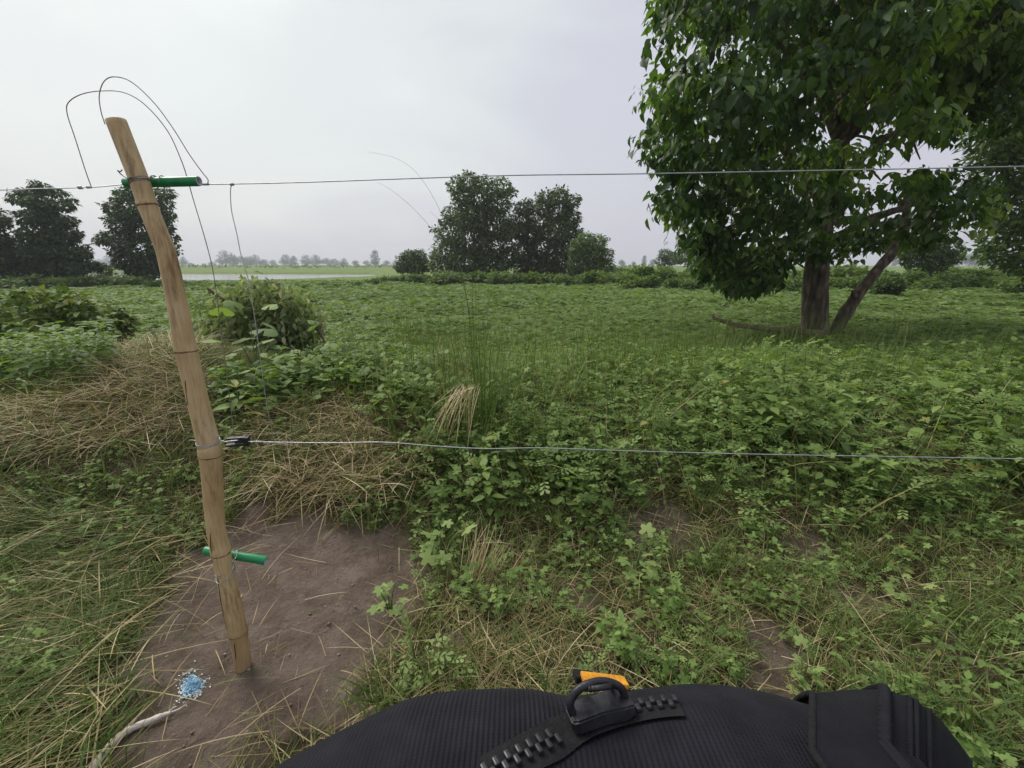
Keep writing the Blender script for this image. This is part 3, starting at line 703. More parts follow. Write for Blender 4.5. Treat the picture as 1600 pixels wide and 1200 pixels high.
rad = np.interp(tpar, np.arange(len(Wd)), Wd)
pyv = np.interp(tpar, np.arange(len(cl)), [c[1] for c in cl])
NODES = [322, 549, 712, 862, 990]
for ny in NODES:
    rad = rad * (1 + .085 * np.exp(-((pyv - ny + 3) / 5.5) ** 2) + .03 * np.exp(-((pyv - ny - 6) / 5.0) ** 2))
SD = 20
def culm_mat():
    m, n, l = new_mat('bamboo')
    out = n.new('ShaderNodeOutputMaterial'); p = n.new('ShaderNodeBsdfPrincipled'); p.inputs['Roughness'].default_value = .5; p.inputs['Specular IOR Level'].default_value = .35
    tc = n.new('ShaderNodeTexCoord')
    mp = n.new('ShaderNodeMapping'); mp.inputs['Scale'].default_value = (1, 1, .05); l.new(tc.outputs['Object'], mp.inputs[0])
    f1 = n.new('ShaderNodeTexNoise'); f1.inputs['Scale'].default_value = 160; f1.inputs['Detail'].default_value = 4; l.new(mp.outputs[0], f1.inputs['Vector'])
    f2 = n.new('ShaderNodeTexNoise'); f2.inputs['Scale'].default_value = 9; f2.inputs['Detail'].default_value = 6; l.new(tc.outputs['Object'], f2.inputs['Vector'])
    mp3 = n.new('ShaderNodeMapping'); mp3.inputs['Scale'].default_value = (1, 1, .16); l.new(tc.outputs['Object'], mp3.inputs[0])
    f3 = n.new('ShaderNodeTexNoise'); f3.inputs['Scale'].default_value = 30; f3.inputs['Detail'].default_value = 7; f3.inputs['Roughness'].default_value = .7; l.new(mp3.outputs[0], f3.inputs['Vector'])
    c1 = ramp_node(n, [(.3, (.48, .335, .16)), (.55, (.6, .445, .235)), (.75, (.68, .53, .31))]); l.new(f2.outputs['Fac'], c1.inputs['Fac'])
    c2 = ramp_node(n, [(.3, (.78, .74, .7)), (.6, (1, 1, 1))]); l.new(f1.outputs['Fac'], c2.inputs['Fac'])
    c3 = ramp_node(n, [(.36, (.38, .32, .27)), (.48, (1, 1, 1))]); l.new(f3.outputs['Fac'], c3.inputs['Fac'])
    m1 = n.new('ShaderNodeMix'); m1.data_type = 'RGBA'; m1.blend_type = 'MULTIPLY'; m1.inputs[0].default_value = .8; l.new(c1.outputs[0], m1.inputs[6]); l.new(c2.outputs[0], m1.inputs[7])
    m2 = n.new('ShaderNodeMix'); m2.data_type = 'RGBA'; m2.blend_type = 'MULTIPLY'; m2.inputs[0].default_value = .75; l.new(m1.outputs[2], m2.inputs[6]); l.new(c3.outputs[0], m2.inputs[7])
    # soil splashed on the lowest part
    sx = n.new('ShaderNodeSeparateXYZ'); l.new(tc.outputs['Object'], sx.inputs[0])
    ma = n.new('ShaderNodeMath'); ma.operation = 'MULTIPLY_ADD'; ma.inputs[1].default_value = .35; l.new(f2.outputs['Fac'], ma.inputs[0]); l.new(sx.outputs[2], ma.inputs[2])
    mr = n.new('ShaderNodeMapRange'); mr.inputs[1].default_value = .12; mr.inputs[2].default_value = .62; mr.inputs[3].default_value = .55; mr.inputs[4].default_value = 0; l.new(ma.outputs[0], mr.inputs[0])
    m3 = n.new('ShaderNodeMix'); m3.data_type = 'RGBA'; m3.inputs[7].default_value = (.2, .12, .055, 1); l.new(mr.outputs[0], m3.inputs[0]); l.new(m2.outputs[2], m3.inputs[6])
    l.new(m3.outputs[2], p.inputs['Base Color'])
    bp_ = n.new('ShaderNodeBump'); bp_.inputs['Strength'].default_value = .25; bp_.inputs['Distance'].default_value = .002; l.new(f1.outputs['Fac'], bp_.inputs['Height']); l.new(bp_.outputs[0], p.inputs['Normal'])
    l.new(p.outputs[0], out.inputs['Surface']); return m
M['bamboo'] = culm_mat()
M['bamboo_node'] = noise_mat('bamboo_node', [(.3, (.13, .07, .035)), (.7, (.32, .2, .1))], 50, .75, .4, 120)
M['crack'] = noise_mat('crack', [(.3, (.03, .018, .01)), (.7, (.06, .035, .02))], 50, .9, 0)
v, t = tube(path, rad, SD)
obj('culm', np_mesh('culm', v, t, None, True), M['bamboo'], post)
for ny in NODES:                                  # the ridge at each joint
    i = int(np.argmin(abs(pyv - ny))); c = path[i]; ax = norm(path[i + 1] - path[i - 1])
    pr = [c - ax * s for s in (.003, .0014, -.001, -.0026)]
    big_r = rad[i]
    v, t = tube(pr, [big_r * .99, big_r * 1.03, big_r * 1.03, big_r * .99], SD, False)
    v = v + rng.normal(size=v.shape) * .0006
    obj('node', np_mesh('node', v, t, None, True), M['bamboo_node'], post)
i = 0                                            # hollow sawn top
ax = norm(path[0] - path[1])
v, t = tube([path[0] + ax * .0008, path[0] + ax * .0012], [rad[0] * .72, rad[0] * .72], SD)
obj('hollow_end', np_mesh('hollow_end', v, t), M['crack'], post)
def on_culm(px, py):
    """point on the visible side of the culm"""
    i = int(np.argmin(abs(pyv - py))); c = path[i] + o0
    q = at_y(px, py, PY); dx = q[0] - c[0]; r = rad[i]
    dx = max(-r * .98, min(r * .98, dx)); return np.array([c[0] + dx, c[1] - math.sqrt(r * r - dx * dx) - .0006, q[2]])
for pts in ([(337, 825), (338, 850), (339, 872)], [(348, 890), (352, 930), (358, 985)], [(374, 995), (376, 1020)], [(300, 590), (302, 630)]):
    q = np.array([on_culm(*p_) for p_ in pts]) - o0
    v, t = tube(spline(q, 10), [.0004] + [.0013] * 8 + [.0004], 5); obj('crack', np_mesh('crack', v, t), M['crack'], post)

# ------------------------------------------------------------------ fence wires and fittings
WR = .0015
def wire_obj(name, pts, r=WR, mat='wire', n_=60, parent=None, sides=7):
    v, t = tube(spline(pts, n_), r, sides); return obj(name, np_mesh(name, v, t, None, True), M[mat], parent)
def fy(px): return PY + .03 - (px - 215) / 1385 * .20         # distance of the fence line along the photo
def fp_(px, py, dy=0.0): return at_y(px, py, fy(px) + dy)
def coil(parent, name, c, axis_, r, turns, pitch, wr=.0011, mat='wire', n_=60):
    axis_ = norm(np.array(axis_, float)); ref = np.array([0, 0, 1.0]) if abs(axis_[2]) < .9 else np.array([1.0, 0, 0])
    u = norm(np.cross(axis_, ref)); w = np.cross(axis_, u); a = np.linspace(0, turns * 2 * math.pi, n_)
    q = np.array(c) + axis_ * (a / (2 * math.pi) * pitch)[:, None] + r * (np.cos(a)[:, None] * u + np.sin(a)[:, None] * w)
    v, t = tube(q, wr, 6); return obj(name, np_mesh(name, v, t, None, True), M[mat], parent)
# top strand, right of the post
tw = [fp_(315, 288), fp_(360, 287.5), fp_(470, 285), fp_(640, 279), fp_(800, 274), fp_(1000, 271.5), fp_(1250, 267), fp_(1600, 260)]
tw += [tw[-1] + (tw[-1] - tw[-2]) * k for k in (1.5, 4, 9)]
top = empty('fence_wire', tw[0]); tag(top, 'top galvanised fence wire running right from the upper green tube', 'wire', 'fence wires')
wire_obj('strand', np.array(tw) - tw[0], n_=120, parent=top)
coil(top, 'twist', fp_(316, 288) - tw[0], tw[1] - tw[0], .0024, 5, .004)
# left strand
lw = [fp_(196, 288, .012), fp_(145, 292.5), fp_(60, 295), fp_(0, 297)]
lw += [lw[-1] + (lw[-1] - lw[-2]) * k for k in (4, 12, 40)]
left = empty('fence_wire', lw[0]); tag(left, 'top fence wire running left from the post out of the photo', 'wire', 'fence wires')
wire_obj('strand', np.array(lw) - lw[0], n_=90, parent=left)
coil(left, 'twist', fp_(142, 292.5) - lw[0], lw[2] - lw[1], .0026, 3, .005); coil(left, 'twist', fp_(128, 293) - lw[0], lw[2] - lw[1], .0034, 3, .004, .0014)
# lower strand
bw = [fp_(388, 690), fp_(430, 691), fp_(520, 692), fp_(600, 691), fp_(680, 697), fp_(760, 701), fp_(850, 700), fp_(1000, 705), fp_(1200, 710), fp_(1600, 717)]
bw += [bw[-1] + (bw[-1] - bw[-2]) * k for k in (1.5, 4, 9)]
low = empty('fence_wire', bw[0]); tag(low, 'lower bright fence wire running right from the black insulator', 'wire', 'fence wires')
wire_obj('strand', np.array(bw) - bw[0], n_=130, parent=low)
coil(low, 'twist', fp_(394, 690) - bw[0], bw[1] - bw[0], .0028, 6, .006); coil(low, 'twist', fp_(440, 691) - bw[0], bw[2] - bw[1], .0022, 4, .008)
# jumper loops and droppers
j1 = [fp_(143, 293), fp_(134, 268), fp_(117, 215), fp_(105, 178), fp_(107, 160), fp_(128, 147), fp_(160, 142), fp_(195, 145), fp_(228, 165), fp_(262, 205), fp_(283, 250), fp_(293, 280, .03), fp_(303, 315, .03), fp_(318, 365), fp_(330, 410), fp_(337, 450), fp_(347, 530), fp_(356, 600), fp_(362, 650), fp_(366, 682)]
o = wire_obj('jumper_wire', np.array(j1), .00125, 'rusty_wire', 110); tag(o, 'thin grey jumper wire looping left over the post top then down to the black insulator', 'wire', 'loose wires at the post')
j2 = [fp_(164, 194, -.045), fp_(158, 175, -.04), fp_(155, 150, -.03), fp_(162, 128, -.02), fp_(178, 120, -.01), fp_(205, 128), fp_(240, 160), fp_(270, 200), fp_(295, 240), fp_(315, 268), fp_(325, 281), fp_(323, 289)]
o = wire_obj('jumper_wire', np.array(j2), .00125, 'rusty_wire', 80); tag(o, 'thin grey jumper wire arching from the post top to the tube\'s open end', 'wire', 'loose wires at the post')
j3 = [fp_(362, 288), fp_(360, 300), fp_(362, 330), fp_(370, 365), fp_(377, 400), fp_(390, 445), fp_(397, 490), fp_(404, 540), fp_(412, 600), fp_(418, 640), fp_(424, 668), fp_(428, 691)]
dr = empty('dropper_wire', j3[0]); tag(dr, 'thin dropper wire hanging from the top wire right of the green tube', 'wire', 'loose wires at the post')
wire_obj('strand', np.array(j3) - j3[0], .0012, 'wire', 70, dr); coil(dr, 'knot', [-.004, 0, 0], [1, 0, 0], .003, 4, .0025)

def plastic_tube(name, A, B, r, label):
    A, B = np.array(A), np.array(B); root = empty(name, A); tag(root, label, 'insulator', 'green tube insulators')
    ax = norm(B - A); L = np.linalg.norm(B - A)
    q = [ax * 0, ax * .002, ax * (L * .3), ax * (L * .7), ax * (L - .002), ax * L, ax * L, ax * (L - .001), ax * (L - .03)]
    v, t = tube(np.array(q[:6]), [r * .94, r, r, r, r, r * .95], 18, False); me = np_mesh('tube', v, t, None, True); obj('tube', me, M['green_plastic'], root)
    for e_, s in ((B - A, 1), (np.zeros(3), -1)):
        rr = np.array([e_ - s * ax * .012, e_ + s * ax * .0006, e_ + s * ax * .0006 - s * ax * .00001, e_ - s * ax * .02])
        v, t = tube(rr[[0, 1]], [r * .985 * .97, r * .93], 18, False)
        a_ = Acc()
        # rim ring and dark bore
        ang = np.linspace(0, 2 * math.pi, 18, endpoint=False); u = norm(np.cross(ax, [0, 0, 1.0])); w = np.cross(ax, u)
        ring = lambda q_, rad_: q_ + rad_ * (np.cos(ang)[:, None] * u + np.sin(ang)[:, None] * w)
        R0, R1, R2 = ring(e_ + s * ax * .0004, r * .95), ring(e_ + s * ax * .0004, r * .62), ring(e_ - s * ax * .025, r * .6)
        T = []
        for j in range(18):
            k = (j + 1) % 18; T += [(j, k, 18 + k), (j, 18 + k, 18 + j), (18 + j, 18 + k, 36 + k), (18 + j, 36 + k, 36 + j)]
        T += [(54, 36 + j, 36 + (j + 1) % 18) for j in range(18)]
        obj('tube_end', np_mesh('tube_end', np.vstack([R0, R1, R2, (e_ - s * ax * .025)[None]]), np.array(T)), M['grey_plastic'], root)
    return root, ax
def tie(root, c, axis_, rx, mat='wire', turns=2, pitch=.004, wr=.0012, tilt=0.0):
    return coil(root, 'tie_wire', np.array(c) - np.array(root.location), axis_, rx, turns, pitch, wr, mat, 70)
r_up = .0135
tubeA, axA = plastic_tube('insulator_tube', at_y(196, 286, PY + .044), at_y(311, 283, PY + .034), r_up, 'upper green plastic tube tied behind the bamboo post')
i = int(np.argmin(abs(pyv - 281))); cc = path[i] + o0; axp = norm(path[i + 1] - path[i - 1])
def post_tie(root, py, tilt_v, mat, r_extra, turns, pitch):
    i = int(np.argmin(abs(pyv - py))); c = path[i] + o0; axp = norm(path[i + 1] - path[i - 1] + np.array(tilt_v))
    return tie(root, c, axp, rad[i] * r_extra, mat, turns, pitch, .0013)
post_tie(tubeA, 276, (.0, 0, 0), 'rusty_wire', 1.035, 2, .004); post_tie(tubeA, 284, (.004, 0, .0), 'rusty_wire', 1.045, 1.4, -.006)
q0 = at_y(199, 284, PY + .01)
wire_obj('tie_wire', np.array([at_y(201, 279, PY - .005), at_y(196, 277, PY), at_y(190, 273, PY + .005), at_y(186, 269, PY), at_y(184, 266, PY), at_y(188, 268, PY - .004), at_y(191, 265, PY)]) - np.array(tubeA.location), .0016, 'rusty_wire', 24, tubeA)
tie(tubeA, at_y(253, 283, PY + .040), axA, r_up * 1.05, 'rusty_wire', 1.5, .004, .0014); tie(tubeA, at_y(239, 283, PY + .042), axA, r_up * 1.06, 'rusty_wire', 2, .004, .0014)
r_lo = .0155
tubeB, axB = plastic_tube('insulator_tube', at_y(320, 860, PY + .035), at_y(416, 876, PY + .030), r_lo, 'lower green plastic tube tied across the post near the soil')
post_tie(tubeB, 893, (0, .018, -.006), 'wire', 1.12, 1.05, .0); tie(tubeB, at_y(369, 866, PY + .034), axB, r_lo * 1.08, 'wire', 1.4, .004, .0013)
wire_obj('tie_wire', np.array([at_y(371, 862, PY + .02), at_y(368, 872, PY), at_y(364, 876, PY - .02), at_y(366, 884, PY - .02), at_y(362, 892, PY - .03)]) - np.array(tubeB.location), .0014, 'wire', 20, tubeB)
wire_obj('tie_wire', np.array([at_y(336, 890, PY - .02), at_y(340, 897, PY - .03), at_y(344, 900, PY - .035), at_y(341, 903, PY - .03), at_y(337, 899, PY - .025)]) - np.array(tubeB.location), .0014, 'wire', 20, tubeB)
q = [on_culm(x_, y_) for x_, y_ in [(331, 884), (335, 893), (342, 900), (350, 902), (359, 899), (366, 891), (369, 882)]]
q = np.array(q) + np.array([0, -.002, 0]); q[-1] += [.004, .02, .004]; q[0] += [-.004, .02, .004]
wire_obj('tie_wire', q - np.array(tubeB.location), .0016, 'wire', 30, tubeB)
# black end insulator on the lower wire
A, B = at_y(350, 690, PY + .005), at_y(388, 689, PY + .02)
ins = empty('strain_insulator', A); tag(ins, 'black plastic end insulator hooked to the post by wire', 'insulator')
ax = norm(B - A); L = np.linalg.norm(B - A); up = np.array([0, 0, 1.0]); sd = np.cross(ax, up)
rotm = Matrix([[ax[0], sd[0], 0], [ax[1], sd[1], 0], [0, 0, 1]]).to_quaternion()
def ins_box(name, cx, cz, sx, sz, sy=.018, cy_=0.0):
    o = obj(name, box_mesh(name, sx, sy, sz, .0018), M['black_plastic'], ins); o.location = (Vector((ax * cx).tolist()) + Vector((sd * cy_).tolist()) + Vector((0, 0, cz))); o.rotation_mode = 'QUATERNION'; o.rotation_quaternion = rotm; return o
ins_box('side_bar', L * .55, .0115, L * .8, .0075); ins_box('side_bar', L * .52, -.0115, L * .9, .0075)
ins_box('end_block', L * .94, 0, L * .2, .030, .021); ins_box('core', L * .68, 0, L * .5, .011, .009)
post_tie(ins, 686, (0, .002, 0), 'wire', 1.04, 2, .005)
wire_obj('hook_wire', np.array([at_y(345, 688, PY - .01), at_y(352, 690, PY - .012), at_y(362, 689, PY - .008), at_y(372, 688, PY - .006)]) - np.array(A), .0017, 'wire', 16, ins)
wire_obj('hook_wire', np.array([at_y(340, 683, PY - .02), at_y(342, 680, PY - .022), at_y(339, 682, PY - .026), at_y(337, 687, PY - .03)]) - np.array(A), .0015, 'wire', 16, ins)
wire_obj('hook_wire', np.array([at_y(308, 690, PY - .02), at_y(302, 688, PY - .015), at_y(296, 688, PY - .01)]) - np.array(A), .0019, 'rusty_wire', 10, ins)

# ------------------------------------------------------------------ small things on the bare soil
bc = on_ground(300, 1072)
M['blue_bits'] = leaf_mat('blue_bits', [(0, (.22, .42, .62)), (.5, (.33, .55, .74)), (.8, (.62, .72, .78)), (1, (.8, .82, .8))], .1, .8, .2, 1.0)
n_ = 1500; a_ = rng.uniform(0, 6.28, n_); rr = np.abs(rng.normal(size=n_)) ** .9 * .024
x_ = bc[0] + rr * np.cos(a_) * (1 + .2 * np.sin(3 * a_)) - .55 * rr * np.sin(a_); y_ = bc[1] + rr * np.sin(a_) * 1.25 * (1 + .2 * np.sin(3 * a_ + 1))
bd = norm(rng.normal(size=(n_, 3)) * np.array([1, 1, .35]))
cr = np.clip(rr / .05 + rng.uniform(-.2, .2, n_), 0, 1)
V, T = instance(leaf_small(.5)[0], leaf_small()[1], np.stack([x_, y_, ter(x_, y_) + .006 + .012 * np.exp(-(rr / .02) ** 2) * rng.random(n_) + bare(x_, y_) * (0.034 * fbm(x_ * 15, y_ * 15, 3) + 0.08 * fbm(x_ * 5 + 3, y_ * 5, 2))], 1), frames(bd, np.tile([0, 0, 1.0], (n_, 1)) + rng.normal(size=(n_, 3)) * .5), rng.uniform(.004, .012, n_))
tag(obj('blue_spill', np_mesh('blue_spill', V, T, np.repeat(cr, 5)), M['blue_bits']), 'pale blue crumbly splash on the soil at the foot of the post', 'spill')
sp = [on_ground(*p_, .022) for p_ in [(268, 1113), (250, 1119), (232, 1127), (210, 1136), (190, 1148), (172, 1164), (158, 1182), (145, 1202), (128, 1235)]]
q = spline(sp, 30); v, t = tube(q, np.interp(np.linspace(0, 1, 30), [0, .06, .3, 1], [.003, .008, .011, .013]), 9)
v[:, 2] = np.where(v[:, 2] > 0, v[:, 2], v[:, 2]); v += .0012 * np.sin(v * 320)
stick = empty('dry_stalk', sp[4]); tag(stick, 'bleached white bent stalk lying on the soil at the bottom left', 'stalk')
obj('stalk', np_mesh('stalk', v - np.array(sp[4]), t, None, True), M['bleached'], stick)
for pts in ([(268, 1113), (279, 1108), (292, 1100)], [(262, 1114), (272, 1105), (276, 1104)]):
    v, t = tube(spline([on_ground(*p_, .012) - sp[4] for p_ in pts], 8), np.linspace(.0035, .001, 8), 6); obj('frayed_tip', np_mesh('frayed_tip', v, t), M['bleached'], stick)
# soil crumbs
cu = bmesh.new(); bmesh.ops.create_icosphere(cu, subdivisions=1, radius=1.0); cv = np.array([v_.co[:] for v_ in cu.verts]); ct = np.array([[v_.index for v_ in f_.verts] for f_ in cu.faces]); cu.free()
cv = cv * (1 + .25 * rng.normal(size=(len(cv), 1)))
n_ = 1700; x_ = rng.uniform(-2.2, 1.6, n_); y_ = rng.uniform(.7, 3.0, n_); k_ = rng.random(n_) < bare(x_, y_)
x_, y_ = x_[k_], y_[k_]; s_ = .002 + .006 * rng.random(len(x_)) ** 4
Mq = frames(sphere_dirs(len(x_)), sphere_dirs(len(x_)))
V, T = instance(cv, ct, np.stack([x_, y_, ter(x_, y_) + bare(x_, y_) * (0.034 * fbm(x_ * 15, y_ * 15, 3) + 0.08 * fbm(x_ * 5 + 3, y_ * 5, 2)) + .2 * s_], 1), Mq, s_)
tag(obj('soil_crumbs', np_mesh('soil_crumbs', V, T, None, True), M['clod']), 'loose brown soil crumbs scattered over the bare earth round the post', 'soil', kind='stuff')
# ------------------------------------------------------------------ grass and straw of the foreground
def zone(poly_px): return np.array(poly_px, float)
HEAP_L = zone([(-300, 720), (-300, 650), (40, 640), (150, 598), (185, 560), (240, 545), (320, 540), (330, 650), (290, 690), (200, 705), (60, 720)])
HEAP_R = zone([(400, 640), (470, 640), (555, 590), (600, 620), (650, 650), (655, 760), (560, 790), (430, 780), (380, 740)])
LODGED = zone([(-300, 790), (230, 800), (320, 850), (270, 930), (240, 1010), (200, 1090), (150, 1160), (90, 1400), (-500, 1400)])
BELT = zone([(560, 560), (640, 540), (2600, 540), (2600, 800), (1500, 790), (1200, 770), (1000, 775), (860, 800), (690, 790), (655, 720), (600, 640)])
def sample(n_, x0, x1, y0, y1):
    x = rng.uniform(x0, x1, n_); y = rng.uniform(y0, y1, n_); z = ter(x, y); return np.stack([x, y, z], 1)
def pxzone(P, poly, jit=14):
    qx, qy, d_ = proj(P); return in_poly(poly, qx + rng.normal(size=len(P)) * jit, qy + rng.normal(size=len(P)) * jit * .6)
def add_blades(acc, P, L, W, az, tilt, bend, r, **kw):
    V, T, m_ = blades(P, L, W, az, tilt, bend, **kw); acc.add(V, T, np.repeat(r, m_))
U = lambda a, b, n_: rng.uniform(a, b, n_)
patch = lambda P, s, o=0: fbm(P[:, 0] * s + o, P[:, 1] * s + o, 3) * 2        # about -1..1
# short matted grass
g = Acc()
P = sample(125000, -4.4, 4.4, .55, 4.2)
qx, qy, _ = proj(P)
inv = (qx > -260) & (qx < 1860) & (qy < 1330)
P = P[inv]; qx, qy = qx[inv], qy[inv]
dens = (1 - .97 * bare(P[:, 0], P[:, 1])) * np.clip(.75 + .8 * patch(P, 2.2, 5), .15, 1)
dens *= np.where(in_poly(BELT, qx, qy), .45, 1)
P = P[rng.random(len(P)) < dens]; n_ = len(P)
az = U(0, 6.28, n_); dry = np.clip(.52 + .45 * patch(P, 1.4, 40) + rng.normal(size=n_) * .26, 0, 1)
add_blades(g, P, U(.05, .19, n_), U(.002, .0046, n_), az, np.abs(rng.normal(size=n_)) * .55 + .15, U(.2, 1.5, n_), dry, segs=3)
# wider fresh blades in tufts
tc_ = sample(560, -4.2, 4.2, .7, 4.0); tc_ = tc_[rng.random(len(tc_)) > bare(tc_[:, 0], tc_[:, 1]) * 1.1]
P = np.repeat(tc_, 26, 0); P[:, :2] += rng.normal(size=(len(P), 2)) * .035; P[:, 2] = ter(P[:, 0], P[:, 1]); n_ = len(P)
add_blades(g, P, U(.10, .28, n_), U(.004, .008, n_), U(0, 6.28, n_), np.abs(rng.normal(size=n_)) * .3 + .05, U(.4, 1.7, n_), np.clip(np.repeat(U(0, .5, len(tc_)), 26) + rng.normal(size=n_) * .15, 0, 1))
# long lodged grass bottom left, combed towards the lower left
P = sample(17000, -4.2, -.5, .45, 2.7); P = P[pxzone(P, LODGED, 22)]; P = P[rng.random(len(P)) > .9 * bare(P[:, 0], P[:, 1])]; n_ = len(P)
P[:, 2] += U(0, .05, n_)
az = np.where(rng.random(n_) < .6, R_(228) + rng.normal(size=n_) * .5, U(0, 6.28, n_))
add_blades(g, P, U(.12, .42, n_), U(.003, .006, n_), az, U(.9, 1.35, n_), U(.1, .5, n_), np.clip(.5 + .5 * patch(P, 1.6, 77) + rng.normal(size=n_) * .24, 0, 1), segs=4)
for poly, bx_, nn_ in ((HEAP_R, (-2.8, -.4, 2.0, 4.2), 9000), (HEAP_L, (-6.5, -1.4, 2.4, 4.7), 7000)):
    P = sample(nn_, *bx_); P = P[pxzone(P, poly, 16)]; n_ = len(P); P[:, 2] += U(0, .06, n_)
    add_blades(g, P, U(.1, .34, n_), U(.003, .006, n_), U(0, 6.28, n_), U(.5, 1.4, n_), U(.1, .8, n_), np.clip(.5 + .4 * patch(P, 2.0, 15) + rng.normal(size=n_) * .22, 0, 1))
tag(obj('grass', g.mesh('grass'), M['grass']), 'matted green and yellowing grass covering the near ground', 'grass', kind='stuff')
# straw
s = Acc()
P = sample(70000, -4.4, 4.4, .6, 3.6); qx, qy, _ = proj(P); k_ = (qx > -250) & (qx < 1850) & (qy < 1320); P = P[k_]
dens = np.clip(.36 + .85 * patch(P, 1.5, 40), .05, 1) * (1 - .9 * bare(P[:, 0], P[:, 1])) * .62
P = P[rng.random(len(P)) < dens]; n_ = len(P); P[:, 2] += U(0, .035, n_)
add_blades(s, P, U(.05, .24, n_), U(.0018, .0036, n_), U(0, 6.28, n_), U(1.1, 1.65, n_), U(-.2, .4, n_), np.clip(.45 + rng.normal(size=n_) * .25, 0, 1), segs=3, taper=4)
# a few loose stalks over everything, also on the bare soil
P = sample(420, -3.4, 3.6, .8, 3.2); n_ = len(P); P[:, 2] += U(.0, .05, n_)
add_blades(s, P, U(.1, .38, n_), U(.0018, .0036, n_), U(0, 6.28, n_), U(.9, 1.5, n_), U(.1, .9, n_), np.clip(.7 + rng.normal(size=n_) * .2, 0, 1), segs=5, taper=5)
P = sample(5200, -4.2, -.5, .45, 2.7); P = P[pxzone(P, LODGED, 22)]; P = P[rng.random(len(P)) > .8 * bare(P[:, 0], P[:, 1])]; n_ = len(P); P[:, 2] += U(.01, .07, n_)
add_blades(s, P, U(.12, .45, n_), U(.002, .0045, n_), np.where(rng.random(n_) < .5, R_(228) + rng.normal(size=n_) * .5, U(0, 6.28, n_)), U(1.1, 1.5, n_), U(.0, .5, n_), np.clip(.55 + rng.normal(size=n_) * .25, 0, 1), segs=4, taper=4)
tag(obj('dry_straw', s.mesh('dry_straw'), M['straw']), 'dry brown and yellow straw lying flat among the grass', 'straw', kind='stuff')
def heap(name, label, poly, n_, box, brown):
    h = Acc(); P = sample(n_, *box); P = P[pxzone(P, poly, 10)]; k = len(P)
    P[:, 2] += U(.0, .10, k)
    add_blades(h, P, U(.10, .42, k), U(.0022, .0048, k), U(0, 6.28, k), U(.95, 1.75, k), U(-.1, .6, k), np.clip(brown + .35 * patch(P, 2.5, 9) + rng.normal(size=k) * .2, 0, 1), segs=4, taper=4)
    tag(obj(name, h.mesh(name), M['straw']), label, 'straw heap', kind='stuff')
heap('straw_heap', 'heap of dry brown cut grass behind and left of the bamboo post', HEAP_L, 22000, (-6.5, -1.4, 2.4, 4.7), .5)
heap('straw_heap', 'heap of dry yellow cut grass right of the post behind the lower wire', HEAP_R, 16000, (-2.8, -.4, 2.0, 4.2), .62)

# ------------------------------------------------------------------ leafy weeds: kinds of plant, each leaf a piece
WL = {}
def leaf_me(kind, r, mat):
    key = (kind, round(r * 4), mat)
    if key not in WL:
        v, t = LEAF[kind]; me = np_mesh('leaf', v, t, np.full(len(v), round(r * 4) / 4)); me.materials.append(M[mat]); WL[key] = me
    return WL[key]
def plant_layout(kind, h, leaf, n_nodes, per, spread, seed):
    """leaf transforms and stems of one plant"""
    g_ = np.random.default_rng(seed); lv = []; stems = []
    n_st = 1 if per > 1 else 3
    for s_ in range(n_st):
        lean = g_.normal(size=2) * (.12 if n_st == 1 else .3) * h; top = np.array([lean[0], lean[1], h * g_.uniform(.8, 1)])
        q = spline([(0, 0, -.02), top * np.array([.35, .35, .5]), top], 7); stems.append(q)
        for k in range(n_nodes):
            f = .25 + .75 * k / (n_nodes - 1); b_ = q[min(6, int(f * 6))]
            a0 = g_.uniform(0, 6.28) if per == 1 else k * 1.6 + g_.uniform(-.3, .3)
            for j in range(per):
                a_ = a0 + j * 2 * math.pi / per + g_.uniform(-.2, .2); pit = g_.uniform(-.35, .35) + (.35 if f > .9 else 0)
                d_ = np.array([math.cos(a_) * math.cos(pit), math.sin(a_) * math.cos(pit), math.sin(pit)])
                off = d_ * leaf * spread
                lv.append((b_ + off, d_, leaf * g_.uniform(.65, 1.1) * (1 - .25 * abs(f - .6)), g_.random(), b_))
        if per > 1:
            for j in range(4):
                a_ = j * 1.57 + g_.uniform(-.2, .2); d_ = np.array([math.cos(a_), math.sin(a_), .7]); lv.append((top, d_, leaf * .5, .8, top))
    return lv, stems
KINDS = {'ovate': ('serrate', .42, .085, 6, 2, .25, 'weed'), 'compound': ('compound', .34, .12, 6, 1, .35, 'pale_weed'), 'lobed': ('lobed', .30, .095, 6, 1, .5, 'weed'),
         'lance': ('lance', .36, .13, 6, 3, .1, 'weed'), 'round': ('round', .40, .16, 4, 1, .6, 'weed'), 'sprig': ('lobed', .12, .055, 4, 1, .5, 'pale_weed'), 'clover': ('compound', .10, .055, 5, 1, .3, 'pale_weed')}
def stem_mesh(lv, stems, thick=.004):
    a = Acc()
    for q in stems: a.add(*tube(q, np.linspace(thick, thick * .4, len(q)), 5, False))
    for p_, d_, s_, r_, b_ in lv:
        if np.linalg.norm(p_ - b_) > .004: a.add(*tube([b_, (b_ + p_) / 2 + [0, 0, .004], p_], [thick * .4, thick * .35, thick * .25], 4, False))
    me = a.mesh('stem', True); me.materials.append(M['stem']); return me
PROTO = {}
for kn, (lf, h, sz, nn, per, spr, mat) in KINDS.items():
    PROTO[kn] = []
    for v_ in range(3):
        lv, st = plant_layout(lf, h, sz, nn, per, spr, hash_seed := 100 * len(PROTO) + v_)
        Ld = np.array([x[1] for x in lv]); Mx = frames(Ld, np.tile([0, 0, 1.0], (len(lv), 1)) + np.random.default_rng(hash_seed).normal(size=(len(lv), 3)) * .25)
        PROTO[kn].append((lv, Mx, stem_mesh(lv, st), lf, mat))
